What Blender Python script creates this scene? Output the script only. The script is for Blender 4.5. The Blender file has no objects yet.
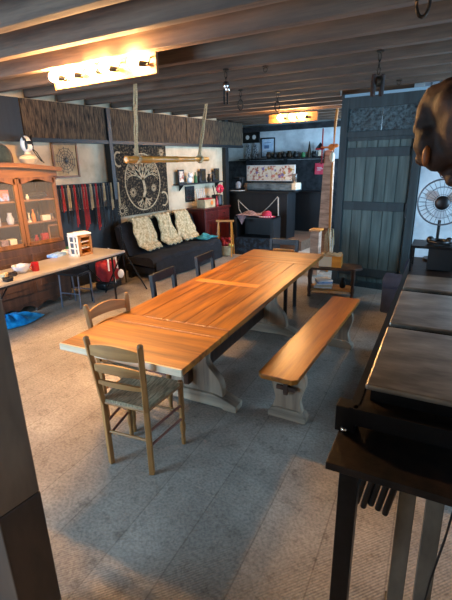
import bpy, bmesh, math, random
from math import sin, cos, pi, radians as R
from mathutils import Vector as V, Matrix
random.seed(7)
sc = bpy.context.scene
COL = sc.collection

# ---------------------------------------------------------------- camera
F = 417.0
def cam_axes(pitch=18.2, roll=1.2, yaw=34.6):
    p, r, y = R(pitch), R(roll), R(yaw)
    fw = V((-sin(y)*cos(p), cos(y)*cos(p), -sin(p)))
    rt = V((cos(y), sin(y), 0)); up = rt.cross(fw)
    return rt*cos(r)-up*sin(r), up*cos(r)+rt*sin(r), fw
rt, up, fw = cam_axes()
EYE = V((0, 0, 1.8))
cd = bpy.data.cameras.new('camera'); cam = bpy.data.objects.new('camera', cd); COL.objects.link(cam)
cd.sensor_fit = 'HORIZONTAL'; cd.sensor_width = 36; cd.lens = F/452*36; cd.clip_start = .02
M = Matrix((( rt.x, up.x, -fw.x, EYE.x), (rt.y, up.y, -fw.y, EYE.y), (rt.z, up.z, -fw.z, EYE.z), (0, 0, 0, 1)))
cam.matrix_world = M
sc.camera = cam
sc.view_settings.view_transform = 'Standard'; sc.view_settings.look = 'None'
sc.view_settings.gamma = 1; sc.view_settings.exposure = 0.3
sc.view_settings.use_curve_mapping = False

# ---------------------------------------------------------------- materials
def rgb(h):
    if isinstance(h, str):
        h = h.lstrip('#'); c = [int(h[i:i+2], 16)/255 for i in (0, 2, 4)]
        return tuple(((x/12.92) if x <= .04045 else ((x+.055)/1.055)**2.4) for x in c)+(1,)
    return tuple(h)+(1,) if len(h) == 3 else h
MATS = {}
def mat(name, c1, c2=None, rough=.6, metal=0, scale=(6, 6, 6), det=4, bump=0, bscale=None, spec=.5, emit=0, alpha=1, trans=0, lo=.35, hi=.65, coat=0):
    if name in MATS: return MATS[name]
    m = bpy.data.materials.new(name); m.use_nodes = True; nt = m.node_tree; n = nt.nodes; L = nt.links
    b = n['Principled BSDF']; b.inputs['Roughness'].default_value = rough; b.inputs['Metallic'].default_value = metal
    b.inputs['Specular IOR Level'].default_value = spec
    if coat: b.inputs['Coat Weight'].default_value = coat; b.inputs['Coat Roughness'].default_value = .25
    if trans: b.inputs['Transmission Weight'].default_value = trans
    if alpha < 1: b.inputs['Alpha'].default_value = alpha
    if emit:
        b.inputs['Emission Color'].default_value = rgb(c1); b.inputs['Emission Strength'].default_value = emit
    tc = n.new('ShaderNodeTexCoord'); mp = n.new('ShaderNodeMapping'); mp.inputs['Scale'].default_value = scale
    L.new(tc.outputs['Object'], mp.inputs['Vector'])
    no = n.new('ShaderNodeTexNoise'); no.inputs['Scale'].default_value = 1; no.inputs['Detail'].default_value = det; no.inputs['Roughness'].default_value = .6
    L.new(mp.outputs[0], no.inputs['Vector'])
    if c2 is None: b.inputs['Base Color'].default_value = rgb(c1)
    else:
        cr = n.new('ShaderNodeValToRGB'); cr.color_ramp.elements[0].color = rgb(c1); cr.color_ramp.elements[1].color = rgb(c2)
        cr.color_ramp.elements[0].position = lo; cr.color_ramp.elements[1].position = hi
        L.new(no.outputs['Fac'], cr.inputs[0]); L.new(cr.outputs[0], b.inputs['Base Color'])
    if bump:
        bp = n.new('ShaderNodeBump'); bp.inputs['Strength'].default_value = bump; bp.inputs['Distance'].default_value = .01
        if bscale:
            n2 = n.new('ShaderNodeTexNoise'); n2.inputs['Scale'].default_value = bscale; n2.inputs['Detail'].default_value = 5
            L.new(tc.outputs['Object'], n2.inputs['Vector']); L.new(n2.outputs['Fac'], bp.inputs['Height'])
        else: L.new(no.outputs['Fac'], bp.inputs['Height'])
        L.new(bp.outputs[0], b.inputs['Normal'])
    MATS[name] = m; return m
def wood(name, c1, c2, axis='Y', rough=.5, s=1.0, bump=.15, coat=0, knots=False):
    st = {'X': (1.2, 16, 16), 'Y': (16, 1.2, 16), 'Z': (16, 16, 1.2)}[axis]
    return mat(name, c1, c2, rough=rough, scale=tuple(k*s for k in st), det=8, bump=bump, lo=.3, hi=.72, coat=coat)

def floor_mat():
    m = bpy.data.materials.new('worn_ribbed_floor'); m.use_nodes = True; nt = m.node_tree; n = nt.nodes; L = nt.links
    b = n['Principled BSDF']; b.inputs['Roughness'].default_value = .72; b.inputs['Specular IOR Level'].default_value = .35
    tc = n.new('ShaderNodeTexCoord')
    def noise(sc_, det=6, rough=.6):
        x = n.new('ShaderNodeTexNoise'); x.inputs['Scale'].default_value = sc_; x.inputs['Detail'].default_value = det; x.inputs['Roughness'].default_value = rough
        L.new(tc.outputs['Object'], x.inputs['Vector']); return x.outputs['Fac']
    def ramp(src, stops):
        r = n.new('ShaderNodeValToRGB'); e = r.color_ramp.elements
        e[0].position, e[0].color = stops[0][0], rgb(stops[0][1]); e[1].position, e[1].color = stops[-1][0], rgb(stops[-1][1])
        for p, c in stops[1:-1]:
            k = e.new(p); k.color = rgb(c)
        L.new(src, r.inputs[0]); return r.outputs[0]
    def mix(fac, a, c, mode='MULTIPLY'):
        x = n.new('ShaderNodeMix'); x.data_type = 'RGBA'; x.blend_type = mode
        if isinstance(fac, float): x.inputs[0].default_value = fac
        else: L.new(fac, x.inputs[0])
        L.new(a, x.inputs[6]); L.new(c, x.inputs[7]); return x.outputs[2]
    base = ramp(noise(1.6), [(.3, '#91877b'), (.5, '#a89d8f'), (.7, '#c2b7a8')])
    spots = ramp(noise(9, 8, .75), [(.28, '#8c857c'), (.46, '#ffffff'), (1, '#ffffff')])
    c = mix(.75, base, spots)
    fine = ramp(noise(60, 3), [(.35, '#8c8c8c'), (.6, '#ffffff')])
    c = mix(.45, c, fine)
    # long seams between floor boards / carpet strips
    mp = n.new('ShaderNodeMapping'); mp.inputs['Rotation'].default_value = (0, 0, R(-8)); L.new(tc.outputs['Object'], mp.inputs['Vector'])
    br = n.new('ShaderNodeTexBrick'); br.inputs['Scale'].default_value = 1; br.inputs['Brick Width'].default_value = 30; br.inputs['Row Height'].default_value = .31
    br.inputs['Mortar Size'].default_value = .004; br.inputs['Color1'].default_value = (1, 1, 1, 1); br.inputs['Color2'].default_value = (.8, .78, .76, 1); br.inputs['Mortar'].default_value = (.4, .37, .33, 1)
    mp.inputs['Rotation'].default_value = (0, 0, R(-98))
    L.new(mp.outputs[0], br.inputs['Vector']); c = mix(.5, c, br.outputs['Color'])
    # cracks
    vo = n.new('ShaderNodeTexVoronoi'); vo.feature = 'DISTANCE_TO_EDGE'; vo.inputs['Scale'].default_value = .33
    nz = n.new('ShaderNodeTexNoise'); nz.inputs['Scale'].default_value = 5; L.new(tc.outputs['Object'], nz.inputs['Vector'])
    mv = n.new('ShaderNodeMix'); mv.data_type = 'RGBA'; mv.inputs[0].default_value = .12; L.new(tc.outputs['Object'], mv.inputs[6]); L.new(nz.outputs['Color'], mv.inputs[7]); L.new(mv.outputs[2], vo.inputs['Vector'])
    c = mix(.0, c, ramp(vo.outputs['Distance'], [(0, '#3c3834'), (.006, '#ffffff'), (1, '#ffffff')]))
    L.new(c, b.inputs['Base Color'])
    w = n.new('ShaderNodeTexWave'); w.inputs['Scale'].default_value = 26; w.inputs['Distortion'].default_value = .4
    mp2 = n.new('ShaderNodeMapping'); mp2.inputs['Rotation'].default_value = (0, 0, R(35)); L.new(tc.outputs['Object'], mp2.inputs['Vector']); L.new(mp2.outputs[0], w.inputs['Vector'])
    ma = n.new('ShaderNodeMath'); ma.operation = 'ADD'; L.new(w.outputs['Fac'], ma.inputs[0]); L.new(noise(14, 8, .7), ma.inputs[1])
    bp = n.new('ShaderNodeBump'); bp.inputs['Strength'].default_value = .45; bp.inputs['Distance'].default_value = .006
    L.new(ma.outputs[0], bp.inputs['Height']); L.new(bp.outputs[0], b.inputs['Normal'])
    return m

W_TABLE = wood('varnished_orange_pine', '#542802', '#be7818', 'Y', .42, 1, .08, .12)
W_TABLEX = wood('varnished_orange_pine_cross', '#643003', '#c47e20', 'X', .42, 1, .08, .12)
W_STRIP = wood('pale_orange_pine', '#c87420', '#e8a248', 'X', .35, 1, .08, .25)
W_EDGE = wood('table_edge_wood', '#c9b08c', '#ead8ba', 'X', .5)
W_RAW = wood('weathered_pale_wood', '#65584c', '#b5a188', 'Z', .75, .8, .25)
W_RAWX = wood('weathered_pale_wood_long', '#6c5f52', '#bba88e', 'X', .75, .8, .25)
W_BENCH = wood('bench_orange_wood', '#6a3608', '#b0721f', 'Y', .32, .9, .08, .25)
W_CHAIR = wood('light_chair_wood', '#744c24', '#b08048', 'Z', .5)
W_CHAIRX = wood('light_chair_wood_slat', '#784f24', '#b5854c', 'X', .5)
W_RUNG = wood('reddish_rung_wood', '#6a3a2c', '#94604a', 'Y', .5)
RUSH = mat('woven_rush', '#6e6046', '#a89674', rough=.85, scale=(90, 12, 30), bump=.6)
W_DARK = wood('dark_joist_wood', '#3c2f28', '#806854', 'X', .8, .7, .5)
W_BOARD = wood('dark_ceiling_board', '#2a2320', '#54463c', 'Y', .85, .6, .4)
BARK = mat('bark_strip_panel', '#0b0907', '#7b6248', rough=.9, scale=(40, 40, 7), det=10, bump=.9, lo=.35, hi=.8)
BLACKW = wood('black_painted_wood', '#0a0a0c', '#18191c', 'Z', .5)
PLASTER = mat('cream_plaster', '#b9a487', '#d9c6a8', rough=.9, scale=(3, 3, 3), bump=.2, bscale=25)
WHITEWALL = mat('white_plaster', '#b4bcc0', '#dfe6e8', rough=.9, scale=(2.5, 2.5, 2.5), bump=.25, bscale=18)
DARKWALL = mat('dark_grey_render', '#16181b', '#34373b', rough=.85, scale=(9, 9, 9), bump=.5)
DOORW = wood('blue_grey_door_boards', '#2c3734', '#66736c', 'Z', .6, .8, .3)
DOORD = wood('dark_door_frame', '#161d1e', '#333e3f', 'Z', .6, .8, .2)
HAMMER = mat('hammered_dark_panel', '#0a0e0f', '#4c5a5c', rough=.45, scale=(28, 28, 28), det=8, bump=1.0, metal=.3)
PALETRIM = mat('pale_blue_trim', '#8fa9b6', rough=.6)
W_OAK = wood('honey_oak', '#5c3614', '#95622c', 'Z', .45)
W_OAKX = wood('honey_oak_rail', '#5c3614', '#98662e', 'Y', .45)
W_BROWN = wood('brown_stained_wood', '#2c1c14', '#5c4030', 'Z', .5)
W_MAHOG = wood('dark_red_mahogany', '#2e0b08', '#6a1c14', 'Z', .35, coat=.2) if False else wood('dark_red_mahogany', '#2e0b08', '#6a1c14', 'Z', .35)
DARKIN = mat('dark_cabinet_inside', '#1c120e', '#34241a', rough=.8)
BLACK = mat('black_satin', '#0b0b0c', rough=.45)
BLACKM = mat('black_metal', '#0c0c0d', '#1b1b1c', rough=.4, metal=.6, scale=(9, 9, 9))
RUSTM = mat('rust_brown_black_steel', '#0c0a09', '#2c2018', rough=.5, metal=.5, scale=(12, 12, 12), bump=.3)
STEEL = mat('dull_grey_steel', '#635d53', '#9c9588', rough=.3, metal=.55, scale=(3, 9, 3), bump=.08)
STEELC = mat('galvanised_channel', '#5c554a', '#7c7466', rough=.6, metal=.3, scale=(6, 6, 3))
CHROME = mat('chrome', '#c8c8c8', rough=.15, metal=1)
IRON = mat('old_iron', '#17130f', '#4a3828', rough=.5, metal=.7, scale=(30, 30, 30))
FUTON = mat('black_futon_cloth', '#0c0c0f', '#1c1c22', rough=.9, scale=(9, 9, 9), bump=.3)
FLEECE = mat('cream_sheepskin', '#a88e62', '#ecd8ae', rough=1, scale=(26, 26, 26), det=8, bump=1.0)
TEAL = mat('teal_cloth', '#1d6f78', '#4aa6ac', rough=.9, scale=(9, 9, 9))
GREYTOP = mat('grey_laminate', '#8d8782', '#a8a29c', rough=.35, scale=(2, 2, 2))
ROPE = mat('pale_rope', '#a08660', '#dcc69c', rough=.95, scale=(60, 60, 160), bump=.8)
BAMBOO = wood('bamboo', '#ac6a20', '#e0a048', 'Y', .35)
GLASS = mat('thin_glass', '#ffffff', rough=.03, alpha=.04, spec=.3)
MIRROR = mat('dark_mirror', '#3a3c30', '#75705a', rough=.15, metal=.8, scale=(5, 5, 5))
WHITE = mat('white_paint', '#e4e2dd', rough=.5)
CREAM = mat('cream_ceramic', '#d8cbb0', rough=.5)
PAPER = mat('white_paper', '#dcdcdc', '#f4f4f4', rough=.8)
RED = mat('red_cloth', '#7d0f12', '#b01c20', rough=.7)
REDG = mat('glossy_red', '#b0141a', rough=.3)
REDSIGN = mat('red_pink_sign', '#c8283c', '#e8546a', rough=.6)
BLUEBAG = mat('bright_blue_plastic', '#0a6fb0', '#2aa6e6', rough=.3, scale=(14, 14, 14))
BLUEP = mat('pale_blue_paper', '#5f8fd0', '#a9c8ee', rough=.7, scale=(20, 20, 20))
SLATE = mat('slate_blue_upholstery', '#232a3c', '#353e52', rough=.9)
LEATHER = mat('brown_knotted_wood', '#120a07', '#3c2012', rough=.7, scale=(9, 9, 9), bump=.8)
PINKP = mat('pink_raw_timber', '#94705a', '#cca48a', rough=.8, scale=(4, 4, 18))
W_ORANGE = wood('orange_pole_wood', '#a85a1c', '#dc8c38', 'Z', .6)
CARD = mat('cardboard', '#a88858', '#c4a470', rough=.9)
BEIGE = mat('beige_strap', '#a08a68', '#cdb890', rough=.8)
CLOTHD = mat('tapestry_cloth', '#17130f', '#8a7658', rough=.95, scale=(30, 30, 30), det=8, lo=.5, hi=.72)
PRINT = mat('tapestry_cream_print', '#a08a6c', '#cfb894', rough=.95, scale=(30, 30, 30))
POSTER = mat('patchwork_pastel_picture', '#b0604a', '#e8dcc8', rough=.7, scale=(14, 14, 14), det=3, lo=.38, hi=.5)
BROWNFL = wood('brown_platform_board', '#4a3428', '#7c5e48', 'X', .7)
HOODM = mat('blue_grey_metal', '#34434c', '#7a8c94', rough=.4, metal=.5, scale=(4, 9, 9))
GREEN = mat('green_plastic', '#2f6a3a', rough=.5)
ORANGEP = mat('orange_sticker', '#e07828', rough=.6)
PINK = mat('mauve_cloth', '#6a565c', '#9a8488', rough=.95, scale=(20, 20, 20))
BULB = mat('lit_globe_bulb', '#ffc27c', emit=1150)
BULB2 = mat('lit_tube_bulb', '#ffc27c', emit=420)
FIXP = wood('light_plank_wood', '#5c3c1c', '#8a6234', 'X', .6)
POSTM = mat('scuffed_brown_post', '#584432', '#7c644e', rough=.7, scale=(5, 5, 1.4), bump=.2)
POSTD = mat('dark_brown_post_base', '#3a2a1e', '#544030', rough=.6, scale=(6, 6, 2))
CRYSTAL = mat('clear_crystal', '#d8dce4', rough=.08, alpha=.5, spec=.8)

# ---------------------------------------------------------------- mesh builder
class MB:
    def __init__(s): s.b = bmesh.new()
    def box(s, c, d, rz=0, rx=0, ry=0):
        m = Matrix.Translation(c) @ Matrix.Rotation(rz, 4, 'Z') @ Matrix.Rotation(ry, 4, 'Y') @ Matrix.Rotation(rx, 4, 'X') @ Matrix.Diagonal((d[0], d[1], d[2], 1))
        bmesh.ops.create_cube(s.b, size=1, matrix=m); return s
    def bar(s, p0, p1, w, h=None):                # square bar between two points
        h = h or w; p0, p1 = V(p0), V(p1); d = p1-p0
        q = d.to_track_quat('Z', 'Y').to_matrix().to_4x4()
        bmesh.ops.create_cube(s.b, size=1, matrix=Matrix.Translation((p0+p1)/2) @ q @ Matrix.Diagonal((w, h, d.length, 1))); return s
    def cyl(s, p0, p1, r0, r1=None, n=12):
        r1 = r0 if r1 is None else r1; p0, p1 = V(p0), V(p1); d = p1-p0
        q = d.to_track_quat('Z', 'Y').to_matrix().to_4x4()
        bmesh.ops.create_cone(s.b, cap_ends=True, segments=n, radius1=r0, radius2=r1, depth=d.length, matrix=Matrix.Translation((p0+p1)/2) @ q); return s
    def sph(s, c, r, n=12):
        r = (r, r, r) if not hasattr(r, '__len__') else r
        bmesh.ops.create_uvsphere(s.b, u_segments=n, v_segments=max(6, n*2//3), radius=1, matrix=Matrix.Translation(c) @ Matrix.Diagonal((*r, 1))); return s
    def lathe(s, prof, c=(0, 0, 0), n=16, axis='Z', rot=None):
        rings = []
        for r, z in prof:
            ring = []
            for k in range(n):
                a = 2*pi*k/n; p = V((max(r, .0004)*cos(a), max(r, .0004)*sin(a), z))
                if axis == 'Y': p = V((p.x, p.z, p.y))
                if axis == 'X': p = V((p.z, p.x, p.y))
                if rot: p = rot @ p
                ring.append(s.b.verts.new(p+V(c)))
            rings.append(ring)
        for a, b in zip(rings, rings[1:]):
            for k in range(n): s.b.faces.new((a[k], a[(k+1) % n], b[(k+1) % n], b[k]))
        s.b.faces.new(rings[0][::-1]); s.b.faces.new(rings[-1]); return s
    def tube(s, pts, r, n=8, closed=False):
        pts = [V(p) for p in pts]; N = len(pts); rings = []
        for i, p in enumerate(pts):
            if closed: d = pts[(i+1) % N]-pts[i-1]
            else: d = pts[min(i+1, N-1)]-pts[max(i-1, 0)]
            q = d.to_track_quat('Z', 'Y'); rr = r[i] if hasattr(r, '__len__') else r
            rings.append([s.b.verts.new(p+q @ V((rr*cos(2*pi*k/n), rr*sin(2*pi*k/n), 0))) for k in range(n)])
        for i in range(N if closed else N-1):
            a, b = rings[i], rings[(i+1) % N]
            o = 0
            if closed and i == N-1:
                o = min(range(n), key=lambda o: (a[0].co-b[o].co).length)
            for k in range(n): s.b.faces.new((a[k], a[(k+1) % n], b[(k+1+o) % n], b[(k+o) % n]))
        if not closed: s.b.faces.new(rings[0][::-1]); s.b.faces.new(rings[-1])
        return s
    def prism(s, pts, f, t):                      # pts (u,v); f(u,v,w)->xyz ; w in -t/2..t/2
        a = [s.b.verts.new(f(u, v, -t/2)) for u, v in pts]; b = [s.b.verts.new(f(u, v, t/2)) for u, v in pts]
        n = len(pts); s.b.faces.new(a); s.b.faces.new(b[::-1])
        for k in range(n): s.b.faces.new((a[k], b[k], b[(k+1) % n], a[(k+1) % n]))
        return s
    def sheet(s, f, nu, nv, t=.004):              # f(u,v)->V, thick sheet
        g = [[V(f(i/nu, j/nv)) for j in range(nv+1)] for i in range(nu+1)]
        def nrm(i, j):
            a = g[min(i+1, nu)][j]-g[max(i-1, 0)][j]; b = g[i][min(j+1, nv)]-g[i][max(j-1, 0)]
            c = a.cross(b); return c.normalized() if c.length else V((0, 0, 1))
        T = [[s.b.verts.new(g[i][j]+nrm(i, j)*t/2) for j in range(nv+1)] for i in range(nu+1)]
        B = [[s.b.verts.new(g[i][j]-nrm(i, j)*t/2) for j in range(nv+1)] for i in range(nu+1)]
        for i in range(nu):
            for j in range(nv):
                s.b.faces.new((T[i][j], T[i+1][j], T[i+1][j+1], T[i][j+1])); s.b.faces.new((B[i][j], B[i][j+1], B[i+1][j+1], B[i+1][j]))
        for i in range(nu):
            s.b.faces.new((T[i][0], B[i][0], B[i+1][0], T[i+1][0])); s.b.faces.new((T[i][nv], T[i+1][nv], B[i+1][nv], B[i][nv]))
        for j in range(nv):
            s.b.faces.new((T[0][j], T[0][j+1], B[0][j+1], B[0][j])); s.b.faces.new((T[nu][j], B[nu][j], B[nu][j+1], T[nu][j+1]))
        return s
    def build(s, name, m, parent=None, smooth=False, bevel=0, loc=None, rz=0):
        bmesh.ops.recalc_face_normals(s.b, faces=s.b.faces)
        me = bpy.data.meshes.new(name); s.b.to_mesh(me); s.b.free()
        if smooth:
            me.polygons.foreach_set('use_smooth', [True]*len(me.polygons))
            me.set_sharp_from_angle(angle=R(40))
        me.materials.append(m); o = bpy.data.objects.new(name, me); COL.objects.link(o)
        if loc is not None: o.location = loc
        o.rotation_euler.z = rz
        if parent: o.parent = parent
        if bevel:
            md = o.modifiers.new('bevel', 'BEVEL'); md.width = bevel; md.segments = 2; md.limit_method = 'ANGLE'
        return o
def tag(o, label, cat, group=None):
    o['label'] = label; o['category'] = cat
    if group: o['group'] = group
    return o
def thing(name, label, cat, loc=(0, 0, 0), rz=0, group=None):
    o = bpy.data.objects.new(name, None); COL.objects.link(o); o.location = loc; o.rotation_euler.z = rz
    o.empty_display_size = .1
    return tag(o, label, cat, group)
def struct(o): o['kind'] = 'structure'; return o
KIDS = {}
def kids(o): return [c for c in list(bpy.data.objects) if c.parent == o]
def dup(o, loc, rz=None, label=None, group=None, parent=None):
    c = o.copy(); COL.objects.link(c)
    if parent is None:
        c.location = loc
        if rz is not None: c.rotation_euler.z = rz
        if label: c['label'] = label
        if group: c['group'] = group
    else: c.parent = parent
    for k in kids(o): dup(k, None, parent=c)
    return c
def P(loc, rz, x, y, z=0):
    return (loc[0]+x*cos(rz)-y*sin(rz), loc[1]+x*sin(rz)+y*cos(rz), z)

# ---------------------------------------------------------------- room
H = 2.65; TOP = 2.85
struct(MB().box((-2.5, 4.1, -.05), (9.6, 12.4, .1)).build('floor', floor_mat()))
struct(MB().box((-2.5, 4.1, TOP+.03), (9.6, 12.4, .06)).build('ceiling', W_BOARD))
struct(MB().box((-5.56, 3.1, TOP/2), (.12, 9.8, TOP)).build('wall_left', PLASTER))
rw = MB()
for y0, y1, z0, z1 in ((-1.8, 3.4, 0, TOP), (3.4, 5.4, 0, .9), (3.4, 5.4, 2.3, TOP), (5.4, 6.1, 0, TOP)): rw.box((2.06, (y0+y1)/2, (z0+z1)/2), (.12, y1-y0, z1-z0))
struct(rw.build('wall_right', WHITEWALL))
w2 = struct(MB().box((2.06, 4.4, .93), (.1, 2.0, .06)).box((2.06, 4.4, 2.27), (.1, 2.0, .06)).box((2.06, 3.43, 1.6), (.1, .06, 1.28)).box((2.06, 5.37, 1.6), (.1, .06, 1.28)).box((2.06, 4.4, 1.6), (.06, .05, 1.28)).build('window_2', WHITE))
MB().box((2.06, 4.4, 1.6), (.006, 1.88, 1.28)).build('pane', GLASS, w2)
# near wall with two windows
nw = MB()
Yn = -1.86
for x0, x1, z0, z1 in ((-5.62, -5.1, 0, TOP), (-5.1, -2.7, 0, .8), (-5.1, -2.7, 2.3, TOP), (-2.7, 2.12, 0, TOP)):
    nw.box(((x0+x1)/2, Yn, (z0+z1)/2), (x1-x0, .12, z1-z0))
struct(nw.build('wall_near', WHITEWALL))
for i, (x0, x1) in enumerate(((-5.1, -2.7),)):
    f = MB(); xc = (x0+x1)/2; w = x1-x0
    f.box((xc, Yn, .83), (w, .1, .06)).box((xc, Yn, 2.27), (w, .1, .06)).box((x0+.03, Yn, 1.55), (.06, .1, 1.38)).box((x1-.03, Yn, 1.55), (.06, .1, 1.38)).box((xc, Yn, 1.55), (.05, .06, 1.38))
    wn = struct(f.build('window_%d' % (i+1), WHITE))
    MB().box((xc, Yn-.01, 1.55), (w-.12, .006, 1.38)).build('pane', GLASS, wn)
# partition with door, and white wall to its right
YP = 6.16
struct(MB().box((.45, YP, H/2), (3.1, .12, H)).build('wall_far', WHITEWALL))
d1 = struct(MB().box((-1.67, YP-.02, 1.06), (.86, .05, 2.0)).build('door_1', DOORW))
g = MB()
for k in range(6): g.box((-1.67-.43+.86*(k+.5)/6, YP-.05, 1.06), (.86/6-.012, .02, 1.98))
g.build('door_boards', DOORW, d1, bevel=.004)
for z_ in (1.9, 1.18, .22): MB().box((-1.67, YP-.072, z_), (.84, .025, .12)).build('crossbar', DOORD, d1, bevel=.004)
MB().box((-2.14, YP-.03, H/2), (.1, .16, H)).box((-1.16, YP-.03, 1.25), (.1, .16, 2.5)).box((-1.65, YP-.03, 2.13), (1.0, .14, .08)).build('door_frame', DOORD, d1, bevel=.005)
MB().box((-1.6, YP-.03, 2.54), (1.1, .15, .16)).box((-.3, YP-.06, 2.54), (1.7, .06, .16)).build('lintel', DOORD, d1)
MB().box((-1.65, YP-.08, .04), (1.0, .06, .08)).box((-1.65, YP-.06, 2.08), (.9, .03, .06)).build('threshold', DOORD, d1)
MB().box((-1.0, YP-.1, H-.03), (2.3, .03, .035)).build('top_strip', PALETRIM, d1)
tp = MB().sheet(lambda u, v: (-2.09+.44*u, YP-.05, 2.17+.29*v), 1, 1, .03).build('hammered_panel', HAMMER, d1)
MB().sheet(lambda u, v: (-1.64+.44*u, YP-.05, 2.17+.29*v), 1, 1, .03).build('hammered_panel', HAMMER, d1)
MB().box((-1.22, YP-.08, 1.15), (.02, .03, .2)).build('door_handle', BLACKM, d1)
# kitchen recess
struct(MB().box((-7.06, 9.1, TOP/2), (.12, 2.4, TOP)).build('wall_kitchen_left', PLASTER))
struct(MB().box((-6.36, 7.96, TOP/2), (1.5, .08, TOP)).build('wall_kitchen_return', PLASTER))
struct(MB().box((-4.2, 10.16, TOP/2), (5.9, .12, TOP)).build('wall_back', WHITEWALL))
struct(MB().box((-4.2, 10.06, .92), (5.8, .07, 1.84)).build('trim_1', DARKWALL))
struct(MB().box((-1.26, 6.5, TOP/2), (.12, .5, TOP)).box((-1.26, 9.7, TOP/2), (.12, .8, TOP)).box((-1.26, 8.0, .55), (.12, 2.7, 1.1)).box((-1.26, 8.0, 2.6), (.12, 2.7, .5)).build('wall_kitchen_right', WHITEWALL))
kw = struct(MB().box((-1.26, 6.78, 1.72), (.08, .06, 1.26)).box((-1.26, 9.27, 1.72), (.08, .06, 1.26)).box((-1.26, 8.0, 1.12), (.08, 2.5, .06)).box((-1.26, 8.0, 2.32), (.08, 2.5, .06)).box((-1.26, 8.0, 1.72), (.06, .05, 1.2)).build('window_3', WHITE))
MB().box((-1.26, 8.0, 1.72), (.006, 2.44, 1.18)).build('pane', GLASS, kw)
struct(MB().box((-5.46, 8.0, TOP/2), (.1, .12, TOP)).build('trim_2', BLACKW))
struct(MB().box((-5.3, 10.0, 2.6), (3.5, .12, .12)).build('trim_3', DARKWALL))
# bark band along top of the left wall
for i, (y0, y1) in enumerate(((1.6, 3.3), (3.32, 4.66), (4.76, 6.6), (6.62, 8.6))):
    s_ = MB()
    s_.box((-5.43, (y0+y1)/2, 2.38), (.1, y1-y0, .5))
    struct(s_.build('trim_%d' % (4+i), BARK if i else BLACKW))
struct(MB().box((-5.42, 5.1, 2.14), (.12, 7.0, .05)).build('trim_8', BLACKW))
struct(MB().box((-5.41, 4.71, 1.95), (.12, .07, 1.35)).build('trim_9', BLACKW))
# joists
k = 0
for i in range(-9, 15):
    y0 = 3.31+.48*i; a = R(5)
    xa, xb = (-5.48, 1.98) if y0 < 6.4 else ((-5.48, -1.4) if y0 < 7.6 else (-6.9, -1.4))
    ya, yb = y0+(xa+1.99)*math.tan(a), y0+(xb+1.99)*math.tan(a)
    if ya < -1.75 or yb > 10.0: continue
    if y0 > 5.9 and y0 < 6.4:
        xb = -2.25; yb = y0+(xb+1.99)*math.tan(a)
    j = MB().box((0, 0, 0), (math.hypot(xb-xa, yb-ya), .085, .2))
    c = j.build('trim_%d' % (10+k), W_DARK, bevel=.006); c.location = ((xa+xb)/2, (ya+yb)/2, H+.1); c.rotation_euler.z = a
    struct(c); k += 1
# left foreground post
pr = thing('doorway_post', 'scuffed brown post in the left foreground with darker lower half', 'post', (-1.315, .5, 0))
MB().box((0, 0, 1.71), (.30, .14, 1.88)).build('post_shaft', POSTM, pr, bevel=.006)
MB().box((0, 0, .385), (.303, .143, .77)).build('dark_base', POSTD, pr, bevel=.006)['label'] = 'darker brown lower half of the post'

# ---------------------------------------------------------------- dining table
TA = R(8.2); TL = (-1.786, 1.454)
W, L = .893, 3.18
tb = thing('trestle_dining_table', 'long varnished orange wooden dining table on pale carved trestles', 'table', (TL[0], TL[1], 0), TA)
def planks(y0, y1, n, m, name, z0=.708, z1=.75, cross=False, w=W, lip=True):
    g = MB()
    for q in range(n):
        if cross:
            yy0 = y0+(y1-y0)*q/n; yy1 = y0+(y1-y0)*(q+1)/n
            g.box((0, (yy0+yy1)/2, (z0+z1)/2), (w, yy1-yy0-.003, z1-z0))
        else:
            x0 = -w/2+w*q/n; g.box((x0+w/n/2, (y0+y1)/2, (z0+z1)/2), (w/n-.003, y1-y0, z1-z0))
    return g.build(name, m, tb, bevel=.003)
planks(.0, .46, 1, W_TABLEX, 'extension_leaf', cross=True)
planks(.462, .60, 1, W_TABLEX, 'breadboard_end', cross=True)
planks(.602, 2.58, 5, W_TABLE, 'tabletop')
planks(2.582, 2.70, 1, W_TABLEX, 'breadboard_end', cross=True)
planks(2.702, 3.18, 1, W_TABLEX, 'extension_leaf', cross=True)
MB().box((-.07, 1.62, .7512), (.62, .09, .004)).build('inlay_board', W_STRIP, tb)
MB().box((0, -.004, .729), (W, .012, .042)).build('edge_strip', W_EDGE, tb)
MB().box((-.33, 1.59, .665), (.03, 2.3, .085)).box((.33, 1.59, .665), (.03, 2.3, .085)).box((0, .62, .665), (.66, .03, .085)).box((0, 2.56, .665), (.66, .03, .085)).build('apron', W_BENCH, tb)
def sm(pts, n=4):                                  # catmull-rom smoothing, open
    out = []
    for i in range(len(pts)-1):
        p0, p1, p2, p3 = pts[max(i-1, 0)], pts[i], pts[i+1], pts[min(i+2, len(pts)-1)]
        for q in range(n):
            t = q/n
            out.append(tuple(.5*((2*b)+(-a+c)*t+(2*a-5*b+4*c-d)*t*t+(-a+3*b-3*c+d)*t**3) for a, b, c, d in zip(p0, p1, p2, p3)))
    out.append(pts[-1]); return out
def lyre(hs):
    r = sm(hs, 5); return r+[(-x, z) for x, z in reversed(r)]
for y in (.83, 2.37):
    t = MB().prism(lyre([(.28, .09), (.275, .16), (.245, .24), (.165, .33), (.145, .39), (.17, .46), (.25, .54), (.265, .60), (.21, .655)]), lambda u, v, w, y=y: (u, y+w, v), .075).build('trestle', W_RAW, tb, bevel=.006)
    MB().prism([(.40, 0), (.40, .05)]+sm([(.40, .05), (.34, .075), (.27, .10), (.2, .115)], 3)+sm([(-.2, .115), (-.27, .10), (-.34, .075), (-.40, .05)], 3)+[(-.40, 0), (-.3, 0), (-.27, .015), (.27, .015), (.3, 0)],
               lambda u, v, w, y=y: (u, y+w, v), .12).build('foot', W_RAWX, t, bevel=.004)
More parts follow.
